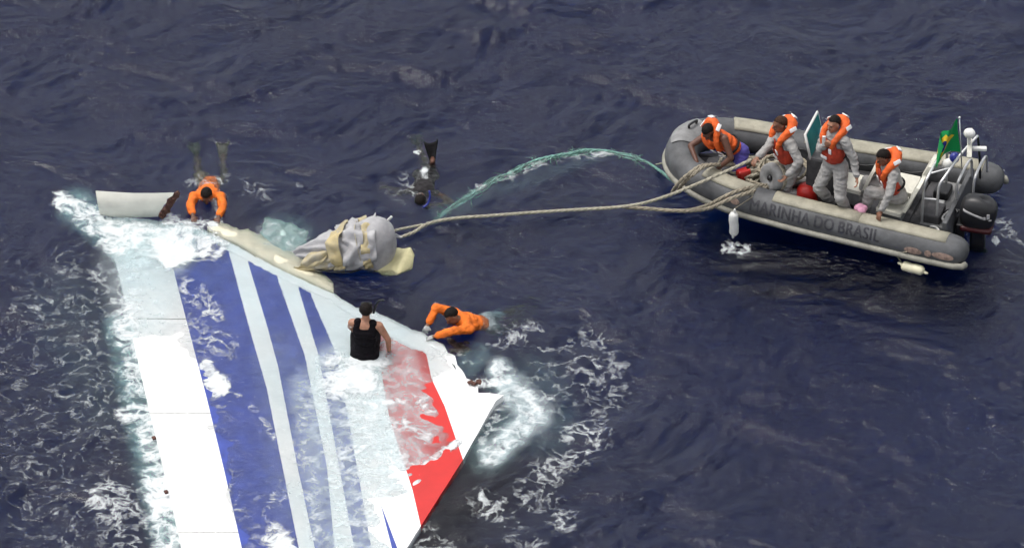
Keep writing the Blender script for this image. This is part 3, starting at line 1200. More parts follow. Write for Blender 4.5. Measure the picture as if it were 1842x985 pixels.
for i in range(NV):
    for j in range(NU):
        s_, t = j / (NU - 1), i / (NV - 1)
        # hoist at the staff; the fly droops and folds
        hoist = p0 + (p1 - p0) * (.30 + .64 * t)
        drop = -.50 * s_ * (0.40 + .60 * s_) * (.75 + .25 * t)
        outx = -.36 * math.sin(s_ * 2.1) * (1 - .35 * t) - .03 * math.sin(s_ * 7 + t * 2)
        outy = -.10 * s_ + .065 * math.sin(s_ * 9 + t * 1.5)
        verts.append(hoist + V(outx, outy, drop * .62))
        uvs.append((s_, t))
for i in range(NV - 1):
    for j in range(NU - 1):
        faces.append((i * NU + j, i * NU + j + 1, (i + 1) * NU + j + 1, (i + 1) * NU + j))
me = bpy.data.meshes.new('cloth')
me.from_pydata(verts, [], faces)
uvl = me.uv_layers.new(name='UVMap')
for lp in me.loops:
    uvl.data[lp.index].uv = uvs[lp.vertex_index]
me.transform(iv)
link('cloth', me, fm, flagstaff)

# blue and white float hung on the arch
fl0 = P(1710, 293, .98)
fe = empty('marker_float', fl0)
tag(fe, 'small float with blue top and white base hung on the stern arch', 'float')
iv = Matrix.Translation(-fl0)
MB().ell(fl0 + V(.05, 0, .09), (.072, .072, .08), None, 16, 10).build('float_top', 'blue_plastic', fe, True, iv)
mb = MB()
mb.cap(fl0 + V(-.05, 0, -.02), .075, fl0 + V(.01, 0, .02), .062, 12)
mb.tube([fl0 + V(-.06, .06, -.03), fl0 + V(-.11, .02, -.05), fl0 + V(-.07, -.07, -.05)], .014, 6)
mb.build('float_base', 'plastic_white', fe, True, iv)

# =================================================================== ropes and cargo in the boat
mb = MB()
tow = [P(1352, 287, 1.02), P(1320, 302, .93), P(1275, 322, .80), P(1225, 343, .56), P(1190, 356, .36), P(1150, 367, .16), P(1105, 373, .06), P(1040, 377, .04), P(960, 382, .04),
       P(880, 388, .05), P(815, 393, .05), P(770, 402, .06), P(745, 417, .06), P(722, 426, .08)]
ev = rope(mb, tow, .024)
b0 = ev[0]
tr = mb.build('tow_rope', 'rope_pale', None)
tag(tr, 'long pale tow rope from the boat to the floating bundle', 'rope')
mb = MB()
rope(mb, [P(762, 404, .06), P(735, 409, .05), P(712, 414, .07), P(700, 420, .12)], .020)
o = mb.build('tow_loop', 'rope_pale', None)
tag(o, 'short rope strand looping off the tow rope at the floating bundle', 'rope')
# heavy ropes led over the port bow tube
mb = MB()
for k_, off in enumerate((0, 9)):
    rope(mb, [P(1385, 332 + off * .4, .42), P(1345, 338 + off, .60), P(1310, 350 + off, .62), P(1280, 366 + off * .8, .42), P(1250, 376 + off * .3, .18), P(1215, 379, .06), P(1175, 376, .04), P(1120, 372, .04)], .028)
o = mb.build('doubled_rope', 'rope', None)
tag(o, 'thick doubled brown rope slung over the near bow tube into the water', 'rope')
mb = MB()
for off in (0, 9):
    rope(mb, [P(1330 + off, 296, .45), P(1295 + off, 296, .62), P(1262 + off, 298, .80), P(1240 + off, 312, .80), P(1225 + off, 325, .66), P(1214 + off, 338, .44), P(1209 + off, 347, .22)], .026)
o = mb.build('bow_rope', 'rope', None)
tag(o, 'brown rope pair hung over the bow tube below the kneeling man', 'rope')
# trailing teal line just under the surface
mb = MB()
ctrl = [P(1228, 330, .40), P(1205, 322, .22), P(1185, 305, .02), P(1150, 287, -.02), P(1110, 275, -.02), P(1060, 270, -.03), P(1000, 280, -.04), P(950, 295, -.05), P(900, 320, -.06), P(860, 342, -.07), P(820, 370, -.09), P(790, 392, -.10)]
rope(mb, ctrl, .024, jit=.05)
pts = catmull(ctrl[3:], 14)
for s_ in range(5):
    o3 = Vector((rng.uniform(-9, 9), 3, 5))
    mb.tube([p + V(mnoise.noise(p * 2.3 + o3) * .10, mnoise.noise(p * 2.3 - o3) * .16, -.02) for p in pts], .013, 5)
for q in range(90):
    p = random.choice(pts) + V(random.uniform(-.05, .05), random.uniform(-.06, .06), -.01)
    mb.tube([p, p + V(random.uniform(-.10, .10), random.uniform(-.10, .10), random.uniform(-.03, .0)), p + V(random.uniform(-.16, .16), random.uniform(-.16, .16), -.04)], .007, 4)
o = mb.build('trailing_line', 'rope_teal', None)
tag(o, 'frayed pale teal line curving through the water from the bow', 'rope')
# thin line at the bow tip
mb = MB()
rope(mb, [P(1212, 292, .5), P(1195, 293, .25), P(1180, 296, .06)], .012)
o = mb.build('painter_line', 'rope_pale', None)
tag(o, 'thin mooring line hanging at the very tip of the bow', 'rope')

# heap of rope on the bow floor
heap = empty('rope_heap', BL(3.0, .1, .24), 0)
tag(heap, 'tangled heap of tan rope on the bow floor', 'rope heap')
ivh = Matrix.Translation(-BL(3.0, .1, .24))
for s_ in range(9):
    mb = MB()
    cu_, cv_ = 2.75 + random.uniform(-.30, .55), random.uniform(-.15, .45)
    ctrl = []
    a0 = random.uniform(0, 6)
    rr = random.uniform(.14, .30)
    for k_ in range(9):
        a = a0 + k_ * 1.05
        ctrl.append(BL(cu_ + rr * 1.25 * math.cos(a) + random.uniform(-.05, .05), max(-.5, min(.62, cv_ + rr * math.sin(a) + random.uniform(-.05, .05))), .28 + .025 * s_ + random.uniform(-.02, .05)))
    rope(mb, ctrl, .024, sub=6, n=5)
    mb.build('rope_coil', 'rope' if s_ % 3 else 'rope_pale', heap, True, ivh)

# pale drum/reel beside the crouching man
rl = P(1398, 318, .52)
reel = empty('rope_reel', rl)
tag(reel, 'pale round rope reel in front of the crouching man', 'reel')
ivr = Matrix.Translation(-rl)
axv = V(-.75, -.6, .28).normalized()
qt = axv.to_track_quat('Z', 'Y').to_matrix()
prof = [(.0, .11), (.05, .115), (.06, .15), (.17, .17), (.21, .14), (.215, .08), (.20, -.08), (.215, -.12), (.17, -.15), (.0, -.15)]
mb = MB()
n_ = 28
vv = []
for (r_, h) in prof:
    for j in range(n_):
        a = 2 * math.pi * j / n_
        vv.append(rl + qt @ V(max(r_, .001) * math.cos(a), max(r_, .001) * math.sin(a), h))
ff = [(i * n_ + j, i * n_ + (j + 1) % n_, (i + 1) * n_ + (j + 1) % n_, (i + 1) * n_ + j) for i in range(len(prof) - 1) for j in range(n_)]
mb.add(vv, ff)
mb.build('drum', 'lightgrey', reel, True, ivr)
MB().tube([rl + axv * .10, rl + axv * .165], .035, 10).build('hub', 'black', reel, True, ivr)
mb = MB()
for j in range(7):
    h = -.065 + .022 * j
    mb.tube([rl + qt @ V(.212 * math.cos(a), .212 * math.sin(a), h) for a in [2 * math.pi * i / 24 for i in range(25)]], .014, 6, False)
mb.build('wound_rope', 'rope_pale', reel, True, ivr)

# red bucket, red can, bundle
bk = P(1452, 372, .24) + V(0, .18, 0)
be = empty('red_bucket', bk)
tag(be, 'upturned bright red bucket on the boat floor', 'bucket')
ivb = Matrix.Translation(-bk)
mb = MB()
prof = [(.155, 0), (.172, .01), (.172, .035), (.158, .045), (.152, .12), (.138, .18), (.11, .225), (.07, .25), (.03, .258), (0.001, .26)]
vv = []
for (r_, h) in prof:
    for j in range(24):
        a = 2 * math.pi * j / 24
        vv.append(bk + V(r_ * math.cos(a), r_ * math.sin(a), h + .002))
mb.add(vv, [(i * 24 + j, i * 24 + (j + 1) % 24, (i + 1) * 24 + (j + 1) % 24, (i + 1) * 24 + j) for i in range(len(prof) - 1) for j in range(24)])
smooth_angle(mb.build('pail', 'red_plastic', be, True, ivb), 40)
MB().tube([bk + V(.17, 0, .03), bk + V(.20, -.08, .02), bk + V(.12, -.17, .015), bk + V(.0, -.20, .015), bk + V(-.12, -.16, .015), bk + V(-.17, 0, .03)], .007, 6).build('handle', 'orange', be, True, ivb)

cn = P(1337, 316, .42)
ce = empty('fuel_can', cn - V(0, 0, .12))
tag(ce, 'small red can half buried in the rope heap', 'can')
ivc = Matrix.Translation(-(cn - V(0, 0, .12)))
MB().box(cn, (.20, .12, .22), Matrix.Rotation(.5, 3, 'Z'), .03).build('can_body', 'red_plastic', ce, False, ivc)
MB().box(cn + V(-.02, -.055, .02), (.07, .012, .07), Matrix.Rotation(.5, 3, 'Z'), .003).build('can_label', 'plastic_white', ce, False, ivc)
MB().cap(cn + V(.06, .03, .10), .022, cn + V(.06, .03, .13), .02, 8).build('can_cap', 'black', ce, True, ivc)


# fenders
def fender(c, axis, L, r, m, label):
    axis = Vector(axis).normalized()
    e = empty('fender', c)
    tag(e, label, 'fender', 'fenders along the near tube')
    iv_ = Matrix.Translation(-c)
    prof = [(-.5, .25), (-.49, .45), (-.45, .8), (-.38, 1), (-.1, .97), (.15, 1), (.38, 1), (.45, .8), (.49, .45), (.5, .3)]
    pts = [c + axis * L * a + axis.cross(V(0, 1, 0)).normalized() * (.012 * math.sin(a * 6)) for a, _ in prof]
    MB().tube(pts, [r * b for _, b in prof], 18).build('fender_body', m, e, True, iv_)
    for sg in (1, -1):
        q = c + axis * L * .5 * sg
        MB().cap(q, r * .32, q + axis * .045 * sg, r * .26, 8).build('eyelet', m, e, True, iv_)
    return e


fa = fender(P(1320, 402, .24), V(.03, -.05, 1), .40, .066, 'plastic_white', 'white fender hanging upright on the near bow side')
f2 = fender(P(1642, 482, .04), V(.80, -.42, -.06), .34, .072, 'fender_cream', 'cream fender floating slantwise at the near stern end')
MB().tube(catmull([P(1320, 376, .47), BL(2.72, .85, .53), BL(2.72, .70, .56)], 5), .008, 6).build('lanyard', 'rope', fa, True, Matrix.Translation(-fa.location))
MB().tube(catmull([P(1622, 472, .05), P(1612, 455, .16), BL(.42, HW + .235, .30)], 5), .008, 6).build('lanyard', 'rope', f2, True, Matrix.Translation(-f2.location))

# =================================================================== crew
def begin(loc, label, group=None):
    e = empty('person', loc)
    tag(e, label, 'person', group)
    return e, Matrix.Translation(-Vector(loc))


CREW = 'crew in the boat'
SWIM = 'swimmers around the wreckage'

# A: kneeling at the bow, bent over the tube
hA = [P(1253, 290, .66), P(1291, 303, .60)]
pelA = V(3.16, 2.06, .66)
pA = Person(pelA, V(-.34, -.13, .34), V(-.4, -.55, -.55), V(-.35, -.45, .70), V(-.42, -.80, -.42),
            hA, [V(3.52, 2.36, .30), V(3.50, 2.00, .30)], [V(-.5, .6, .2), V(.7, -.2, .2)], [V(-.6, -.3, -.5), V(-.5, -.5, -.5)],
            1.0, [V(0, -.3, -1), V(0, -.3, -1)], 'skin_dark', [V(.9, .2, -.1), V(.9, .2, -.1)])
e, iv = begin((3.2, 2.0, .25), 'dark-skinned man in orange life jacket kneeling at the bow, reaching down', CREW)
pA.body(e, iv)
pA.hair(e, iv, 'hair', 1.0)
pA.garment('shorts', 'shorts_purple', e, iv, lambda q: (pA.torso_prims(q, .014, -.1, .05), pA.leg_prims(q, .016, .72)))
pA.jacket(e, iv, True, big=.75)

# B: crouching amidships, hauling the rope
hB = [P(1358, 284, 1.03), P(1420, 322, .86)]
pelB = V(3.90, 1.62, .76)
pB = Person(pelB, V(-.12, -.02, .48), V(-1, -.42, 0), V(-.16, -.03, 1), V(-1, -.25, -.22),
            [P(1360, 287, 1.02), P(1416, 316, .80)], [V(4.20, 1.80, .30), V(4.22, 1.45, .30)], [V(.3, .3, -.5), V(.8, -.4, -.2)], [V(-.8, .1, -.6), V(-.8, -.1, -.6)],
            1.03, [V(0, -.4, -1), V(-1, 0, 0)], 'skin_brown', [V(.9, .1, -.1), V(.9, 0, -.1)])
e, iv = begin((3.85, 1.6, .25), 'shaven-headed man in grey coverall and orange life jacket hauling the tow rope', CREW)
pB.body(e, iv)
pB.hair(e, iv, 'hair_short', .965)
pB.garment('coverall', 'coverall', e, iv, lambda q: (pB.torso_prims(q, .018, -.1, 1), pB.arm_prims(q, .017, 1.88), pB.leg_prims(q, .022, 1.95)))
for sd_ in (0, 1):
    pB.garment('boot', 'boot', e, iv, lambda q: pB.foot_prims(q, .014, .16, (sd_,)))
pB.jacket(e, iv, big=1.05)

# C: standing at the console
pelC = V(4.50, 1.15, 1.08)
pC = Person(pelC, V(-.03, .0, .5), V(-.85, -.75, 0), V(-.05, -.02, 1), V(-.80, -.72, -.10),
            [P(1484, 262, 1.44), P(1545, 331, .98)], [V(4.47, 1.25, .32), V(4.68, 1.04, .32)], [V(-.3, -.2, -1), V(.8, .3, -.1)], [V(-.7, -.4, 0), V(-.3, -.9, 0)],
            1.0, [V(.2, .6, 0), V(-1, 0, 0)], 'skin_tan', [V(-.9, -.4, 0), V(-.5, -.9, 0)])
e, iv = begin((4.5, 1.1, .25), 'dark-haired man standing at the console with one hand raised to his face', CREW)
pC.body(e, iv)
pC.hair(e, iv, 'hair', 1.0)
pC.garment('coverall', 'coverall', e, iv, lambda q: (pC.torso_prims(q, .018, -.1, 1), pC.arm_prims(q, .018, 1.85), pC.leg_prims(q, .026, 1.95)))
for sd_ in (0, 1):
    pC.garment('boot', 'boot', e, iv, lambda q: pC.foot_prims(q, .014, .16, (sd_,)))
pC.jacket(e, iv, big=1.05)
MB().box(pC.WR[0] + V(-.02, -.03, .10), (.05, .03, .16), None, .008).build('hand_radio', 'plastic_white', e, False, iv)

# D: seated at the stern, head bowed
pelD = V(5.36, 1.02, .66)
pD = Person(pelD, V(-.13, -.02, .44), V(-.95, -.3, 0), V(-.42, -.08, .85), V(-.85, -.22, -.55),
            [V(5.02, 1.05, .62), V(5.08, .50, .60)], [V(4.86, 1.25, .32), V(4.90, .98, .32)], [V(.2, .8, -.3), V(.3, -.5, .2)], [V(-.4, 0, 1), V(-.4, -.1, 1)],
            1.0, [V(0, 0, -1), V(0, 0, -1)], 'skin_brown', [V(-1, -.2, 0), V(-1, -.2, 0)])
e, iv = begin((5.35, 1.02, .25), 'seated man with bowed head and orange collar, hand on the near tube', CREW)
pD.body(e, iv)
pD.hair(e, iv, 'hair', 1.04)
pD.garment('coverall', 'coverall', e, iv, lambda q: (pD.torso_prims(q, .018, -.1, 1), pD.arm_prims(q, .018, 1.85), pD.leg_prims(q, .024, 1.95)))
for sd_ in (0, 1):
    pD.garment('boot', 'boot', e, iv, lambda q: pD.foot_prims(q, .014, .16, (sd_,)))
pD.jacket(e, iv, big=1.05)
c = P(1552, 381, .52) + V(0, .06, 0)
mb = MB()
for q in range(7):
    mb.ell(c + V(random.uniform(-.07, .07), random.uniform(-.05, .05), random.uniform(-.03, .04)), (.06, .05, .05))
o = link('cloth_bundle', remesh(mb, 'cloth_bundle', .012, 3), 'pink', None)
tag(o, "crumpled pink cloth lying by the seated man's knees", 'cloth')

# =================================================================== SWIMMERS
def flipper(p, d, up, m, parent, iv, L=.42, w_=.20):
    d = Vector(d).normalized()
    up = Vector(up)
    up = (up - d * up.dot(d)).normalized()
    sdv = d.cross(up)
    rws = []
    for i in range(9):
        t = i / 8
        ww = w_ * (.35 + .65 * t) * (1 if t < .9 else .92)
        rws.append([p + d * L * t + sdv * ww * (s_ - .5) + up * (.05 * t * t + .012 * math.cos(math.pi * 2 * s_)) - d * (.05 * t * (2 * abs(s_ - .5)) ** 2 * -1) for s_ in [j / 8 for j in range(9)]])
    return MB().grid(rws, .014, up).build('swim_fin', m, parent, True, iv)


# E: orange shirt, at the top edge of the wreck
pelE = P(378, 338, -.16)
nE = P(370, 368, .08)
pE = Person(pelE + V(0, .02, 0), nE - pelE, V(-.05, -.4, -1), V(-.02, -.45, .9), V(-.02, -.95, -.25),
            [P(347, 388, .03), P(392, 399, .02)], [P(352, 296, -.42), P(402, 300, -.28)], [V(-1, .4, .3), V(1, .2, .4)], [V(-.2, 0, -1), V(.2, 0, -1)],
            1.0, [V(0, 0, -1), V(0, 0, -1)], 'skin_dark', [V(0, 1, -.2), V(0, 1, -.2)])
e, iv = begin(pelE, 'swimmer in orange shirt facing the camera beside the cream torn panel', SWIM)
pE.body(e, iv)
pE.hair(e, iv, 'hair', 1.04)
pE.garment('shirt', 'orange_shirt', e, iv, lambda q: (pE.torso_prims(q, .018, -.1, 1), pE.arm_prims(q, .018, 1.75)))
pE.garment('shorts', 'shorts_brown', e, iv, lambda q: (pE.torso_prims(q, .012, -.1, .02), pE.leg_prims(q, .018, .75)))
flipper(pE.AN[1], V(-.05, .9, .02), V(0, -.3, 1), 'flipper_brown', e, iv)
flipper(pE.AN[0], V(-.15, .9, -.2), V(0, .3, 1), 'flipper_brown', e, iv)

# F: black tank top, kneeling on the wreck with his back to us
pelF = P(656, 634, .05)
pF = Person(pelF, V(.02, .05, .5), V(.15, 1, .0), V(.02, .04, 1), V(.05, 1, -.05),
            [P(700, 632, -.02), P(640, 600, .0)], [pelF + V(.07, .05, -.14), pelF + V(-.07, .05, -.14)], [V(1, -.3, .1), V(-1, .5, 0)], [V(.05, 1, -.1), V(-.05, 1, -.1)],
            1.0, [V(0, .3, -1), V(0, .3, -1)], 'skin_tan', [V(0, -1, 0), V(0, -1, 0)])
e, iv = begin(pelF, 'man in black tank top with diving mask kneeling on the wreck, back turned', SWIM)
pF.body(e, iv)
pF.hair(e, iv, 'hair', 1.05, .22)
pF.garment('tank_top', 'tank_black', e, iv, lambda q: (pF.torso_prims(q, .014, -.1, .36), q.cap(pF.N + pF.r * .085 - pF.u * .16 - pF.f * .035, .085, pF.N + pF.r * .10 - pF.u * .01 - pF.f * .03, .058), q.cap(pF.N - pF.r * .085 - pF.u * .16 - pF.f * .035, .085, pF.N - pF.r * .10 - pF.u * .01 - pF.f * .03, .058)))
pF.garment('shorts', 'tank_black', e, iv, lambda q: (pF.torso_prims(q, .018, -.1, .05), pF.leg_prims(q, .02, .9)))
mk = empty('diving_mask', pF.H)
bpy.data.objects.remove(mk)
mb = MB()
Rh = pF.HR()
mb.tube([pF.H + Rh @ V(.086 * math.cos(a), .104 * math.sin(a), .015) for a in [2 * math.pi * i / 24 for i in range(25)]], .012, 6, False)
mb.box(pF.H + Rh @ V(0, .11, .01), (.15, .06, .09), Rh, .02)
mb.build('mask', 'black', e, True, iv)
mb = MB()
mb.tube(catmull([pF.H + Rh @ V(.10, .03, -.06), pF.H + Rh @ V(.13, .05, .05), pF.H + Rh @ V(.17, .04, .14), pF.H + Rh @ V(.24, .02, .17)], 5), .016, 8)
mb.build('snorkel', 'black', e, True, iv)

# G: orange shirt, reaching for the torn edge
pelG = P(874, 587, -.14)
nG = P(828, 576, .13)
pG = Person(pelG, nG - pelG, V(-.75, -.4, -.75), V(-.6, -.15, .8), V(-.9, -.5, -.15),
            [P(781, 605, .05), P(770, 584, .05)][::-1], [P(950, 575, -.55), P(935, 602, -.60)], [V(-.1, .5, .7), V(.2, -.6, .7)], [V(0, 0, -1), V(0, 0, -1)],
            1.0, [V(0, 0, -1), V(0, 0, -1)], 'skin_brown', [V(1, .0, -.3), V(1, .0, -.3)])
e, iv = begin(pelG, 'swimmer in orange shirt stretching both gloved hands to the torn edge', SWIM)
pG.body(e, iv)
pG.hair(e, iv, 'hair', 1.05)
pG.garment('shirt', 'orange_shirt', e, iv, lambda q: (pG.torso_prims(q, .018, .05, 1), pG.arm_prims(q, .018, 1.8)))
pG.garment('shorts', 'shorts_grey', e, iv, lambda q: (pG.torso_prims(q, .018, -.1, .04), pG.leg_prims(q, .02, .75)))
for sd_ in (0, 1):
    pG.garment('glove', 'glove', e, iv, lambda q: pG.hand_prims(q, sd_, .005), .0085, 3)

# H: diver face-down, one black fin out of the water
pelH = P(766, 322, -.15)
nH = P(757, 356, -.08)
pH = Person(pelH, nH - pelH, V(0, -.1, -1), V(-.05, -.9, .2), V(0, -.3, -1),
            [P(700, 352, -.32), P(782, 378, -.22)], [P(778, 292, -.03), P(752, 280, -.40)], [V(-.5, .5, -.5), V(.8, 0, -.3)], [V(0, .2, -1), V(0, .2, -1)],
            1.0, [V(0, 0, -1), V(0, 0, -1)], 'skin_dark', [V(0, 1, .1), V(0, 1, -.2)])
e, iv = begin(pelH, 'snorkeller face down in the water, one black swim fin raised', SWIM)
pH.body(e, iv)
pH.hair(e, iv, 'hair', 1.05)
pH.garment('wetsuit', 'dark_cloth', e, iv, lambda q: (pH.torso_prims(q, .012, -.1, 1), pH.leg_prims(q, .012, 1.0)))
flipper(pH.AN[0] + V(0, 0, .02), V(-.1, .35, .85), V(.2, -.8, .5), 'dark_cloth', e, iv, .27, .22)
flipper(pH.AN[1], V(-.1, .9, -.25), V(0, .3, 1), 'dark_cloth', e, iv)
mb = MB()
hh = P(771, 364, .05)
mb.tube(catmull([hh + V(-.08, -.04, -.06), hh + V(-.01, 0, -.02), hh + V(.02, .03, .08), hh + V(.01, .06, .16)], 5), .015, 8)
mb.build('snorkel', 'blue_plastic', e, True, iv)

# =================================================================== WRECKED TAIL FIN
F0 = P(560, 760, 0)
INV = Matrix.Translation(-F0)
fin = empty('aircraft_fin', F0)
tag(fin, 'broken white aircraft tail fin with blue and red stripes awash in the sea', 'aircraft wreckage')
# white leading edge in four panels, with recessed joints
joints = [395, 574, 742, 957, 1120]
for a, b in zip(joints, joints[1:]):
    fin_strip('leading_edge_panel', 'fin_white', E0, E1, fin, 0, y0=a + 0.8, y1=b - 0.8, dz=.0)
WB = 13          # white border below the torn top edge
fin_strip('blue_stripe', 'fin_blue', E1, E2, fin, WB)
fin_strip('white_stripe', 'fin_white', E2, E3, fin, WB)
fin_strip('blue_stripe', 'fin_blue', E3, E4, fin, WB)
fin_strip('white_stripe', 'fin_white', E4, E5, fin, WB)
fin_strip('blue_stripe', 'fin_blue', E5, E6, fin, WB + 4)
fin_strip('white_stripe', 'fin_white', E6, E7, fin, WB)
fin_strip('blue_stripe', 'fin_blue', E7, E8, fin, 0, y0=905)
fin_strip('white_stripe', 'fin_white', E8, E9, fin, WB)
fin_strip('red_stripe', 'fin_red', E9, E10, fin, 30)
fin_strip('white_edge', 'fin_white', E10, E11, fin, WB)
# white border along the torn top edge (thickness lower by 2 mm where it butts the bands)
rws = []
for i in range(140):
    x = 285 + (860 - 285) * i / 139
    yt = fin_top(x) + 2.0 * mnoise.noise(V(x * .11, 0, 0))
    wdt = 16 if not 676 < x < 770 else 34
    if 598 < x < 650:
        wdt = 20
    rws.append([P(x, yt + wdt * s_, zfin(x, yt + wdt * s_) + .003) for s_ in (0, .25, .5, .75, 1)])
MB().grid(rws, .13).build('white_border', 'fin_white', fin, True, INV)
# rivet rows / spanwise seam lines on the leading edge: slim raised butt straps
for off in (.62,):
    pts = [P(E0(y) + (E1(y) - E0(y)) * off, y, zfin(E0(y) + (E1(y) - E0(y)) * off, y) + .001) for y in range(640, 1120, 8)]
    MB().tube(pts, .004, 5).build('seam_strip', 'fin_white', fin, True, INV)
for yj in joints[1:-1]:
    pts = [P(E0(yj) + (E1(yj) - E0(yj)) * t, yj, zfin(E0(yj) + (E1(yj) - E0(yj)) * t, yj) - .006) for t in [i / 12 for i in range(13)]]
    MB().tube(pts, .009, 5).build('panel_joint', 'seam', fin, True, INV)
for (x, y) in ((281, 787), (303, 884)):
    MB().box(P(x - 4, y, zfin(x, y) - .01), (.05, .06, .03), Matrix.Rotation(.4, 3, 'Z'), .006).build('edge_bracket', 'torn', fin, False, INV)
# cream root fairing along the upper right side
rws = []
up_e = [(376, 398), (405, 404), (430, 412), (470, 425), (510, 445), (540, 464), (575, 490), (600, 512)]
lo_e = [(372, 416), (400, 430), (440, 448), (470, 465), (500, 482), (535, 499), (570, 515), (600, 528)]
for i in range(36):
    t = i / 35 * 7
    k_ = min(int(t), 6)
    f_ = t - k_
    a = (up_e[k_][0] + (up_e[k_ + 1][0] - up_e[k_][0]) * f_, up_e[k_][1] + (up_e[k_ + 1][1] - up_e[k_][1]) * f_ + 7 * mnoise.noise(V(i * .45, 3, 0)))
    b = (lo_e[k_][0] + (lo_e[k_ + 1][0] - lo_e[k_][0]) * f_, lo_e[k_][1] + (lo_e[k_ + 1][1] - lo_e[k_][1]) * f_)
    rws.append([P(a[0] + (b[0] - a[0]) * s_, a[1] + (b[1] - a[1]) * s_, .036 * math.sin(math.pi * s_ ** .8) - .035 * (1 - s_) ** 2 - .012 * s_ ** 3 - .02 * max(0, (i - 28) / 8) + .010 * mnoise.noise(V(i * .5, s_ * 2, 7))) for s_ in [q / 6 for q in range(7)]])
MB().grid(rws, .11).build('root_fairing', 'cream', fin, True, INV)['label'] = 'cream root fairing strip along the upper edge'
# cream panel torn up out of the water at the upper left
top_e = [(172, 343, .42), (205, 345, .44), (240, 347, .45), (280, 347, .45), (313, 346, .46)]
bot_e = [(180, 386, .03), (205, 390, .03), (232, 392, .02), (258, 391, .02), (284, 390, .02)]
rws = []
for i in range(17):
    t = i / 16 * 4
    k_ = min(int(t), 3)
    f_ = t - k_
    a = P(*[top_e[k_][q] + (top_e[k_ + 1][q] - top_e[k_][q]) * f_ for q in range(3)])
    b = P(*[bot_e[k_][q] + (bot_e[k_ + 1][q] - bot_e[k_][q]) * f_ for q in range(3)])
    bulge = V(0, -.06, .03)
    rws.append([a.lerp(b, s_) + bulge * math.sin(math.pi * s_) + (V(mnoise.noise(V(s_ * 6, 1, 0)) * .05 - .03 * math.sin(math.pi * s_), 0, 0) if i > 14 else V(0, 0, 0)) for s_ in [q / 8 for q in range(9)]])
tp = MB().grid(rws, .03, V(0, -.75, .65)).build('torn_panel', 'cream_pale', fin, True, INV)
smooth_angle(tp, 50)
tp['label'] = 'cream curved panel torn up out of the water'
mb = MB()
for q in range(26):
    t = q / 25
    c = P(312 - 26 * t ** .7, 349 + 42 * t, .44 - .42 * t) + V(.03 + random.uniform(0, .05), .03, -.01)
    mb.box(c, (random.uniform(.04, .11), random.uniform(.03, .06), random.uniform(.03, .07)), Matrix.Rotation(random.uniform(0, 3), 3, 'Z') @ Matrix.Rotation(random.uniform(-1, 1), 3, 'X'), .006)
mb.build('broken_core', 'torn', tp, False, INV)
# torn dark-red core under the right-hand edge and at the corner
mb = MB()
for q in range(16):
    x, y = 812 + random.uniform(-6, 30), 628 + random.uniform(-10, 12)
    mb.box(P(x, y, -.10), (random.uniform(.08, .16), random.uniform(.05, .10), .03), Matrix.Rotation(random.uniform(0, 3), 3, 'Z'), .006)
mb.build('broken_core', 'torn', fin, False, INV)
mb = MB()
for q in range(8):
    x, y = 850 + random.uniform(-4, 16), 686 + random.uniform(-3, 5)
    mb.box(P(x, y, .10), (random.uniform(.05, .10), random.uniform(.03, .06), .03), Matrix.Rotation(random.uniform(0, 3), 3, 'Z') @ Matrix.Rotation(random.uniform(-.5, .5), 3, 'X'), .005)
mb.build('broken_core', 'torn', fin, False, INV)

# =================================================================== FLOATING BUNDLE
b0 = P(650, 470, 0)
bun = empty('salvage_bundle', b0)
tag(bun, 'grey and yellow fabric float bundle bobbing beside the wreck', 'float bundle')
iv = Matrix.Translation(-b0)
dc = P(674, 441, .27)
mb = MB()
mb.ell(dc, (.285, .30, .43), Matrix.Rotation(.10, 3, 'Y'), 56, 40)
dome = mb.build('grey_dome', 'bag_grey', bun, True, iv)
for v in dome.data.vertices:
    p = v.co * 3.0
    dv = (v.co + b0 - dc)
    cr = 1 - 2.6 * abs(mnoise.noise(V(dv.x * 3.4, dv.y * 3.4, dv.z * 1.3 + 4)))
    v.co += dv.normalized() * (.026 * cr) + V(mnoise.noise(p), mnoise.noise(p + V(5, 0, 0)), mnoise.noise(p + V(0, 7, 0))) * .018
tip = P(543, 470, .04)


def wrap(s0, s1, m, name, dr, a0=-70, a1=250, ph=0):
    """a fold of cloth wrapped on the cone between the tip and the dome"""
    rws = []
    axd = (dc - tip)
    for i in range(31):
        t = s0 + (s1 - s0) * i / 30
        c = tip.lerp(dc, t)
        rad = .42 * (t + .02) ** .42 * (1 + dr) * (1 - .12 * max(0, t - .6))
        row = []
        for j in range(73):
            a = math.radians(a0 + (a1 - a0) * j / 72)
            wv = 1 + .22 * mnoise.noise(V(math.cos(a) * 2.2, math.sin(a) * 2.2, t * 4 + ph)) + .05 * math.sin(a * 7 + t * 5 + ph) * math.sin(math.pi * i / 30)
            sl = .13 * math.sin(a + ph) + .06 * math.sin(3 * a + 2 * ph)
            row.append(c + V(sl * (1 - .75 * t), 0, 0) + V(0, math.cos(a) * rad * wv * .80, math.sin(a) * rad * wv * (1.0 if math.sin(a) > 0 else .5)))
            q_ = row[-1]
            cr = 1 - 2.4 * abs(mnoise.noise(V(q_.x * 3.2 + 4 * math.cos(a + .5), q_.y * 3.2, q_.z * 3.2 + ph)))
            row[-1] = q_ + (q_ - c).normalized() * (.050 * cr + .014 * mnoise.noise(q_ * 14))
        rws.append(row)
    o = MB().grid(rws).build(name, m, bun, True, iv)
    return o


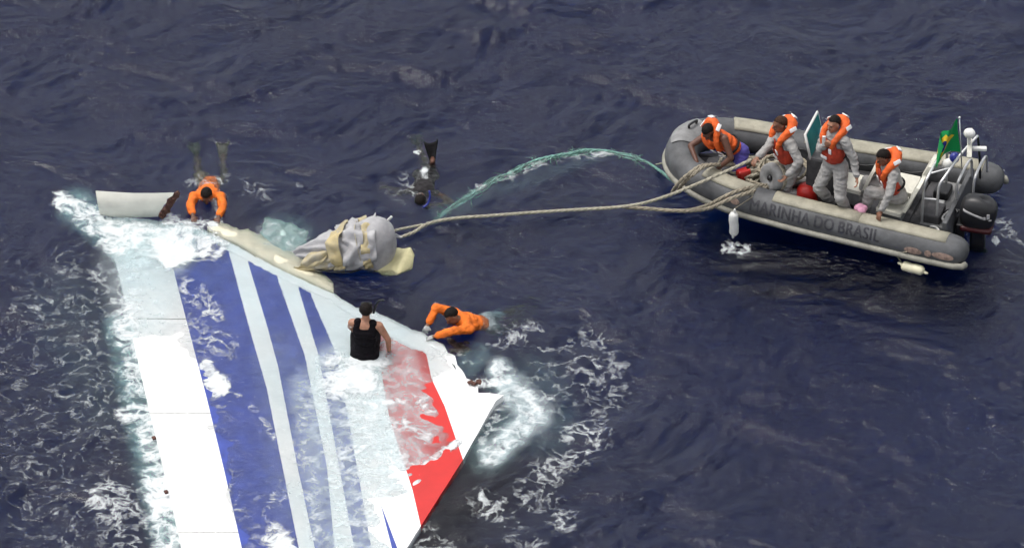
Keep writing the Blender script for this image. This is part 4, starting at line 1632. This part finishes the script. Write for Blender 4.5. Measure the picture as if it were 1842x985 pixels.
wrap(.07, .98, 'bag_grey', 'grey_lining', -.10, ph=2.9)
wrap(.05, .30, 'bag_yellow', 'yellow_fold', .12, ph=.4)
wrap(.16, .52, 'bag_mix', 'cloth_wrap', .05, ph=1.3)
wrap(.46, .62, 'bag_yellow', 'yellow_fold', .10, ph=2.2)
wrap(.56, .84, 'bag_grey', 'grey_fold', .06, ph=3.7)
wrap(.80, .93, 'bag_yellow', 'yellow_fold', .03, ph=4.4)
wrap(.88, .99, 'bag_grey', 'grey_fold', .0, ph=5.4)
for k_, (s_, col) in enumerate(((.36, 'rope'), (.78, 'rope_pale'))):
    c = tip.lerp(dc, s_)
    rad = .42 * (s_ + .02) ** .5 * 1.10
    pts = [c + V(.05 * math.sin(2 * a + k_), math.cos(a) * rad * .84, math.sin(a) * rad * (1.04 if math.sin(a) > 0 else .5)) for a in [math.radians(-50 + 10 * i) for i in range(27)]]
    MB().tube(pts, .007, 6).build('lashing', col, bun, True, iv)
mb = MB()
rope(mb, [P(548, 470, .06), P(565, 482, .05), P(590, 488, .05), P(625, 490, .05), P(650, 484, .06), P(668, 480, .08)], .012)
mb.build('base_rope', 'black', bun, True, iv)
MB().box(P(700, 394, .55), (.03, .03, .12), Matrix.Rotation(.7, 3, 'Y'), .005).build('toggle', 'plastic_white', bun, False, iv)
# pale webbing from dome to tow rope
mb = MB()
for q in (0, 1):
    mb.tube(catmull([P(690, 405 + 12 * q, .50 - .1 * q), P(703, 416 + 6 * q, .26), P(716, 424 + 3 * q, .10), P(724, 427, .08)], 4), .016, 6)
mb.build('webbing', 'bag_grey', bun, True, iv)
# yellow flap
rws = []
fa_ = [(700, 452, .10), (718, 444, .14), (738, 446, .14), (746, 456, .10)]
fb_ = [(672, 488, .02), (688, 495, .01), (715, 496, .02), (742, 482, .03)]
for i in range(13):
    t = i / 12 * 3
    k_ = min(int(t), 2)
    f_ = t - k_
    a = P(*[fa_[k_][q] + (fa_[k_ + 1][q] - fa_[k_][q]) * f_ for q in range(3)])
    b = P(*[fb_[k_][q] + (fb_[k_ + 1][q] - fb_[k_][q]) * f_ for q in range(3)])
    rws.append([a.lerp(b, s_) + V(0, 0, .05 * math.sin(math.pi * s_) + .02 * math.sin(i * .9)) for s_ in [q / 8 for q in range(9)]])
MB().grid(rws, .02).build('yellow_flap', 'flap', bun, True, iv)
# pale sodden cloth afloat left of the bundle
c0 = P(510, 430, .0)
rws = []
for i in range(15):
    row = []
    for j in range(15):
        s_, t = i / 14 - .5, j / 14 - .5
        q = P(510 + 78 * s_ - 10 * t, 428 + 60 * t + 26 * s_, 0)
        z = .015 + .06 * mnoise.noise(V(s_ * 5, t * 5, 2)) - .22 * (s_ * s_ + t * t)
        row.append(q + V(.06 * mnoise.noise(V(s_ * 4, t * 4, 8)), .08 * mnoise.noise(V(s_ * 4, t * 4, 18)), z))
    rws.append(row)
sc_ = M['wet_cloth'] = mat('wet_cloth', (0.30, 0.40, 0.38), 0.7, .2, 4, bump=.3, bscale=9)
o = MB().grid(rws, .012).build('sodden_cloth', 'wet_cloth', None)
tag(o, 'pale green sodden cloth awash between the cream fairing and the bundle', 'cloth')

# =================================================================== SEA
FOAM = [  # x0,y0,x1,y1,radius,strength   (photo pixels on the water plane)
    (130, 560, 170, 960, 120, .30), (60, 600, 90, 900, 90, .27), (240, 650, 300, 900, 26, .74), (285, 860, 318, 1010, 34, .80), (222, 570, 245, 660, 26, .72),
    (220, 540, 150, 520, 40, .45), (245, 740, 222, 745, 18, .85), (200, 900, 260, 990, 50, .55),
    (112, 362, 190, 405, 20, .72), (150, 385, 215, 440, 26, .78), (200, 425, 300, 440, 34, .66), (290, 440, 385, 445, 24, .80), (310, 405, 380, 415, 20, .7), (330, 455, 310, 460, 26, .95),
    (340, 520, 385, 560, 22, .60), (350, 600, 400, 620, 30, .52), (395, 692, 385, 690, 22, .75), (372, 660, 390, 690, 16, .85), (425, 708, 462, 738, 6, .56), (462, 738, 495, 785, 7, .56), (420, 860, 470, 900, 24, .26),
    (495, 965, 510, 985, 26, .85), (470, 930, 520, 870, 18, .36), (540, 800, 575, 960, 20, .40), (560, 700, 545, 760, 16, .38),
    (600, 690, 650, 680, 30, .85), (640, 660, 600, 655, 22, .60), (620, 740, 690, 960, 44, .50), (660, 720, 640, 800, 30, .56), (600, 800, 640, 960, 26, .40),
    (690, 720, 745, 715, 7, .82), (745, 715, 785, 742, 7, .80), (720, 760, 760, 780, 18, .55), (715, 820, 750, 850, 20, .66), (825, 792, 770, 830, 8, .80), (770, 830, 745, 880, 9, .80),
    (898, 670, 908, 680, 18, .64), (940, 715, 960, 745, 24, .60), (955, 750, 880, 815, 22, .58), (860, 690, 890, 690, 10, .7), (905, 720, 880, 790, 22, .55),
    (985, 840, 1060, 780, 38, .50), (1000, 690, 1090, 690, 50, .42), (950, 880, 1010, 930, 32, .48), (860, 900, 900, 920, 24, .48), (770, 965, 800, 990, 24, .55), (1000, 640, 1080, 620, 40, .36),
    (1080, 760, 1100, 700, 30, .40), (930, 960, 960, 985, 25, .42),
    (730, 325, 742, 335, 20, .44), (764, 305, 766, 318, 7, .7), (752, 272, 748, 270, 6, .7), (705, 345, 735, 352, 14, .46),
    (1310, 445, 1340, 450, 14, .55), (1790, 430, 1792, 432, 7, .85), (1800, 400, 1830, 440, 20, .38), (480, 420, 540, 440, 26, .42), (440, 335, 480, 350, 20, .38), (530, 330, 540, 332, 6, .55),
    (850, 335, 1000, 280, 8, .46), (1000, 280, 1100, 275, 7, .50), (890, 620, 960, 600, 20, .45), (345, 325, 400, 320, 16, .45), (380, 340, 395, 400, 8, .5),
    (780, 640, 850, 650, 12, .45), (640, 645, 690, 650, 14, .75),
]
AER = [(140, 375, 230, 440, 30, .55), (220, 440, 330, 440, 30, .40), (240, 650, 310, 960, 34, .55), (215, 590, 240, 640, 26, .5), (500, 425, 530, 430, 30, .22), (940, 740, 880, 810, 34, .24), (900, 680, 900, 690, 24, .25),
       (960, 700, 980, 760, 50, .1), (130, 560, 200, 700, 70, .05), (640, 660, 680, 655, 26, .25), (830, 360, 1080, 275, 11, .07), (790, 385, 840, 360, 18, .08), (860, 640, 840, 660, 20, .2), ]
VEIL = [(925, 705, 962, 745, 26, .50), (958, 750, 885, 815, 20, .46), (900, 672, 906, 680, 20, .42), (640, 700, 660, 985, 60, .36), (600, 660, 650, 760, 40, .40), (560, 700, 600, 985, 40, .34), (700, 640, 760, 760, 40, .36), (690, 760, 750, 850, 34, .42), (240, 450, 310, 455, 34, .5), (240, 480, 260, 560, 50, .3), (680, 720, 720, 900, 34, .45), (500, 640, 530, 900, 40, .06)]


def seg_field(X, Y, lst):
    out = np.zeros_like(X)
    for x0, y0, x1, y1, r, s_ in lst:
        dx_, dy_ = x1 - x0, y1 - y0
        L2 = dx_ * dx_ + dy_ * dy_ + 1e-6
        t = np.clip(((X - x0) * dx_ + (Y - y0) * dy_) / L2, 0, 1)
        d_ = np.sqrt((X - x0 - t * dx_) ** 2 + ((Y - y0 - t * dy_)) ** 2)
        k_ = np.clip(1.45 - d_ / r * .9, 0, 1)
        k_ = k_ * k_ * (3 - 2 * k_)
        out = np.maximum(out, s_ * k_)
    return out


def stretch(lo, hi, step, far, n_):
    core = np.arange(lo, hi + 1e-6, step)
    g = step * np.cumsum(np.geomspace(1.3, far / step / 5, n_))
    return np.concatenate([lo - g[::-1], core, hi + g])


gx = stretch(-8.3, 8.3, .034, 900, 34)
gy = stretch(-7.4, 8.8, .038, 900, 34)
X, Y = np.meshgrid(gx, gy)
# domain warp then a sum of directional waves
wx = X + .35 * np.sin(.9 * Y + .4 * X + 1) + .22 * np.sin(2.1 * X - 1.3 * Y + 2)
wy = Y + .30 * np.sin(.8 * X - .5 * Y) + .18 * np.sin(1.9 * Y + 1.7 * X)
Z = np.zeros_like(X)
for i in range(130):
    lam = 0.13 * (12.0 ** rng.random())
    th = math.radians(97) + rng.normal(0, .75)
    k_ = 2 * math.pi / lam
    amp = 0.0031 * lam ** 0.92 * (.95 if lam > .45 else 1.0)
    ph = rng.random() * 6.283
    arg = k_ * (wx * math.cos(th) + wy * math.sin(th)) + ph
    s_ = np.sin(arg)
    Z += amp * (s_ + .25 * np.cos(2 * arg))
for lam, deg, amp in ((5.5, 80, .022), (3.6, 115, .014), (7.5, 60, .025)):
    k_ = 2 * math.pi / lam
    th = math.radians(deg)
    Z += amp * np.sin(k_ * (wx * math.cos(th) + wy * math.sin(th)) + rng.random() * 6)
# project to the photo plane for the foam and wreck fields
vx, vy, vz = X - CAMP.x, Y - CAMP.y, 0 * X - CAMP.z
dep = vy * math.cos(DEP) - vz * math.sin(DEP)
dep = np.where(dep < 5, 5, dep)
PXX = 921 + FPX * vx / dep
PYY = 492.5 - FPX * (vy * math.sin(DEP) + vz * math.cos(DEP)) / dep
# calm the water over the wreck and under the boat
dm = seg_field(PXX, PYY, [(260, 500, 380, 985, 130, 1), (400, 520, 560, 985, 130, 1), (620, 600, 700, 900, 110, 1), (760, 640, 850, 760, 70, 1), (420, 430, 580, 500, 30, 1)])
BX = (X - BO.x) * math.cos(BYAW) + (Y - BO.y) * math.sin(BYAW)
BY = -(X - BO.x) * math.sin(BYAW) + (Y - BO.y) * math.cos(BYAW)
bm_ = np.clip(1.6 - np.maximum(np.abs(BX - 2) / 2.3, np.abs(BY) / 1.1), 0, 1)
Z *= (1 - .55 * dm) * (1 - .75 * np.clip(bm_, 0, 1))
far = np.maximum(np.abs(X), np.abs(Y))
Z *= np.clip(1.6 - far / 22, 0, 1)
foam = seg_field(PXX, PYY, FOAM)
aer = seg_field(PXX, PYY, AER)
veil = seg_field(PXX, PYY, VEIL)
vs_i = np.argwhere((PXX > 160) & (PXX < 915) & (PYY > 380) & (PYY < 1040))
sub = vs_i[:, 0], vs_i[:, 1]
wsum = np.zeros(len(vs_i))
zsum = np.zeros(len(vs_i))
for fx, fy, fz in FZ:
    g_ = np.exp(-((PXX[sub] - fx) ** 2 + (PYY[sub] - fy) ** 2) / (2 * 48.0 ** 2)) + 1e-7
    wsum += g_
    zsum += g_ * fz
zz = zsum / wsum
zz = np.where(zz < 0, zz * .62, zz)
dpt = Z[sub] - zz
shore = np.clip(1 - np.abs(dpt - .008) / .018, 0, 1) * .36
topl = np.interp(PXX[sub], [p[0] for p in TOP], [p[1] for p in TOP])
botl = np.where(PXX[sub] > 655, np.interp(PXX[sub], [p[0] for p in BOT][::-1], [p[1] for p in BOT][::-1]), 1120)
lefl = np.interp(PYY[sub], [395, 430, 480, 572, 716, 885, 985, 1120], [172, 190, 210, 231, 264, 305, 327, 358])
shore *= (PYY[sub] > topl + 2) & (PYY[sub] < botl - 2) & (PXX[sub] > lefl + 4)
foam[sub] = np.maximum(foam[sub], shore)
vis = (np.abs(X) < 9) & (np.abs(Y) < 9.5)
foam *= vis
aer *= vis
# foam heaps up a little
lump = np.zeros_like(X)
for i in range(26):
    lam = .12 * (5 ** rng.random())
    th = rng.random() * 6.283
    lump += np.sin(2 * math.pi / lam * (wx * math.cos(th) + wy * math.sin(th)) + rng.random() * 6.283)
lump /= 5.0
Z += np.clip(foam - .5, 0, 1) * (.018 + .022 * lump)
ny, nx = X.shape
nv = nx * ny
co = np.stack([X.ravel(), Y.ravel(), Z.ravel()], 1)
ii = np.arange(nv).reshape(ny, nx)
quads = np.stack([ii[:-1, :-1].ravel(), ii[:-1, 1:].ravel(), ii[1:, 1:].ravel(), ii[1:, :-1].ravel()], 1)
# close the body of water: skirt and bottom
ring = np.concatenate([ii[0, :], ii[1:, -1], ii[-1, -2::-1], ii[-2:0:-1, 0]])
low = co[ring].copy()
low[:, 2] = -9.0
nr = len(ring)
nb = nv + np.arange(nr)
skirt = np.stack([ring, np.roll(ring, -1), np.roll(nb, -1), nb], 1)[:, ::-1]
allv = np.concatenate([co, low])
faces = quads.tolist() + skirt.tolist() + [nb[::-1].tolist()]
me = bpy.data.meshes.new('sea')
me.from_pydata(allv.tolist(), [], faces)
for nm, arr in (('foam', foam), ('aer', aer), ('veil', veil)):
    at = me.attributes.new(nm, 'FLOAT', 'POINT')
    at.data.foreach_set('value', np.concatenate([arr.ravel(), np.zeros(nr)]).astype(np.float32))
sm = bpy.data.materials.new('sea_water')
sm.use_nodes = True
n = sm.node_tree
n.nodes.clear()
out = n.nodes.new('ShaderNodeOutputMaterial')
tc = n.nodes.new('ShaderNodeTexCoord')


def node(t, **kw):
    q = n.nodes.new(t)
    for a, b in kw.items():
        q.inputs[a].default_value = b
    return q


# ripples too fine for the mesh
mp = node('ShaderNodeMapping')
mp.inputs['Scale'].default_value = (5.0, 9.0, 5.0)
mp.inputs['Rotation'].default_value = (0, 0, .2)
n.links.new(tc.outputs['Object'], mp.inputs[0])
rn = node('ShaderNodeTexNoise', Scale=1.6, Detail=5.0, Roughness=.55, Distortion=.6)
n.links.new(mp.outputs[0], rn.inputs['Vector'])
mp2 = node('ShaderNodeMapping')
mp2.inputs['Scale'].default_value = (10.0, 26.0, 10.0)
mp2.inputs['Rotation'].default_value = (0, 0, -.12)
n.links.new(tc.outputs['Object'], mp2.inputs[0])
rn2 = node('ShaderNodeTexNoise', Scale=1.5, Detail=3.0, Roughness=.5, Distortion=.4)
n.links.new(mp2.outputs[0], rn2.inputs['Vector'])
mp3 = node('ShaderNodeMapping')
mp3.inputs['Scale'].default_value = (1.1, 1.9, 1.0)
n.links.new(tc.outputs['Object'], mp3.inputs[0])
rn3 = node('ShaderNodeTexNoise', Scale=1.0, Detail=2.0, Roughness=.5, Distortion=.5)
n.links.new(mp3.outputs[0], rn3.inputs['Vector'])
hsum = n.nodes.new('ShaderNodeMath')
hsum.operation = 'MULTIPLY_ADD'
hsum.inputs[1].default_value = .34
n.links.new(rn2.outputs[0], hsum.inputs[0])
n.links.new(rn.outputs[0], hsum.inputs[2])
# gusts: patches of rougher and calmer water
gst = n.nodes.new('ShaderNodeMapRange')
gst.inputs[1].default_value = .35
gst.inputs[2].default_value = .65
gst.inputs[3].default_value = .5
gst.inputs[4].default_value = 1.0
n.links.new(rn3.outputs[0], gst.inputs[0])
bp = node('ShaderNodeBump', Distance=.030)
n.links.new(gst.outputs[0], bp.inputs['Strength'])
n.links.new(hsum.outputs[0], bp.inputs['Height'])
water = node('ShaderNodeBsdfPrincipled')
water.inputs['Base Color'].default_value = (1, 1, 1, 1)
water.inputs['Transmission Weight'].default_value = 1.0
water.inputs['IOR'].default_value = 1.333
water.inputs['Roughness'].default_value = .09
n.links.new(bp.outputs[0], water.inputs['Normal'])
# foam lace
fa1 = n.nodes.new('ShaderNodeAttribute')
fa1.attribute_name = 'foam'
fa2 = n.nodes.new('ShaderNodeAttribute')
fa2.attribute_name = 'aer'
wn = node('ShaderNodeTexNoise', Scale=2.4, Detail=3.0)
n.links.new(tc.outputs['Object'], wn.inputs['Vector'])
wadd = n.nodes.new('ShaderNodeVectorMath')
wadd.operation = 'MULTIPLY_ADD'
wadd.inputs[1].default_value = (.35, .35, 0)
n.links.new(wn.outputs['Color'], wadd.inputs[0])
n.links.new(tc.outputs['Object'], wadd.inputs[2])
n1 = node('ShaderNodeTexNoise', Scale=5.5, Detail=8.0, Roughness=.62)
n2 = node('ShaderNodeTexNoise', Scale=4.2, Detail=5.0, Roughness=.55)
n.links.new(wadd.outputs[0], n1.inputs['Vector'])
n.links.new(wadd.outputs[0], n2.inputs['Vector'])


def mt(op, a, b=None, c=None):
    q = n.nodes.new('ShaderNodeMath')
    q.operation = op
    for i, x in enumerate((a, b, c)):
        if x is None:
            continue
        if isinstance(x, (int, float)):
            q.inputs[i].default_value = x
        else:
            n.links.new(x, q.inputs[i])
    return q.outputs[0]


ridge = mt('MAXIMUM', mt('SUBTRACT', 1.0, mt('MULTIPLY', mt('ABSOLUTE', mt('SUBTRACT', n2.outputs[0], .5)), 9.0)), 0.0)
lace = mt('ADD', mt('MULTIPLY', n1.outputs[0], .72), mt('MULTIPLY', ridge, .30))
fine = node('ShaderNodeTexNoise', Scale=26.0, Detail=4.0, Roughness=.6)
n.links.new(wadd.outputs[0], fine.inputs['Vector'])
nlow = node('ShaderNodeTexNoise', Scale=1.3, Detail=3.0, Roughness=.5)
n.links.new(tc.outputs['Object'], nlow.inputs['Vector'])
fs0 = mt('MULTIPLY', fa1.outputs['Fac'], mt('ADD', .16, mt('MULTIPLY', nlow.outputs[0], 1.66)))
foams = mt('ADD', mt('MULTIPLY', fs0, .9), mt('MULTIPLY', mt('MAXIMUM', mt('SUBTRACT', fs0, .5), 0.0), .55))
tot = mt('ADD', mt('ADD', mt('MULTIPLY', lace, 1.5), mt('MULTIPLY', mt('SUBTRACT', fine.outputs[0], 1.0), .5)), foams)
mr = n.nodes.new('ShaderNodeMapRange')
mr.interpolation_type = 'SMOOTHSTEP'
mr.inputs[1].default_value = .84
mr.inputs[2].default_value = 1.62
n.links.new(tot, mr.inputs[0])
foamd = node('ShaderNodeBsdfPrincipled')
foamd.inputs['Base Color'].default_value = (.62, .65, .66, 1)
foamd.inputs['Roughness'].default_value = .7
aerd = node('ShaderNodeBsdfPrincipled')
aerd.inputs['Base Color'].default_value = (.26, .44, .45, 1)
aerd.inputs['Roughness'].default_value = .15
aerd.inputs['IOR'].default_value = 1.333
n.links.new(bp.outputs[0], aerd.inputs['Normal'])
af = mt('MULTIPLY', fa2.outputs['Fac'], mt('MULTIPLY', mt('SUBTRACT', n1.outputs[0], .22), 2.2))
af.node.use_clamp = True
mxa = n.nodes.new('ShaderNodeMixShader')
n.links.new(af, mxa.inputs[0])
n.links.new(water.outputs[0], mxa.inputs[1])
n.links.new(aerd.outputs[0], mxa.inputs[2])
fa3 = n.nodes.new('ShaderNodeAttribute')
fa3.attribute_name = 'veil'
veild = node('ShaderNodeBsdfPrincipled')
veild.inputs['Base Color'].default_value = (.62, .72, .74, 1)
veild.inputs['Roughness'].default_value = .35
vf = mt('MULTIPLY', fa3.outputs['Fac'], mt('MULTIPLY', mt('SUBTRACT', n1.outputs[0], .18), 2.6))
vf.node.use_clamp = True
mxv = n.nodes.new('ShaderNodeMixShader')
n.links.new(vf, mxv.inputs[0])
n.links.new(mxa.outputs[0], mxv.inputs[1])
n.links.new(veild.outputs[0], mxv.inputs[2])
mxf = n.nodes.new('ShaderNodeMixShader')
n.links.new(mt('MULTIPLY', mr.outputs[0], .88), mxf.inputs[0])
n.links.new(mxv.outputs[0], mxf.inputs[1])
n.links.new(foamd.outputs[0], mxf.inputs[2])
n.links.new(mxf.outputs[0], out.inputs['Surface'])
va = n.nodes.new('ShaderNodeVolumeAbsorption')
va.inputs['Color'].default_value = (.34, .68, .78, 1)
va.inputs['Density'].default_value = 2.4
n.links.new(va.outputs[0], out.inputs['Volume'])
so = link('sea', me, sm, None, True)
so['kind'] = 'structure'
# dim added floor; its colour stands in for light scattered up by deep water
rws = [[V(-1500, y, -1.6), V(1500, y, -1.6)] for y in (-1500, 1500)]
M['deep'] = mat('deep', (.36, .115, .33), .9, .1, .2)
dpo = MB().grid(rws).build('upwelling_floor', 'deep', None, False)
dpo['kind'] = 'structure'
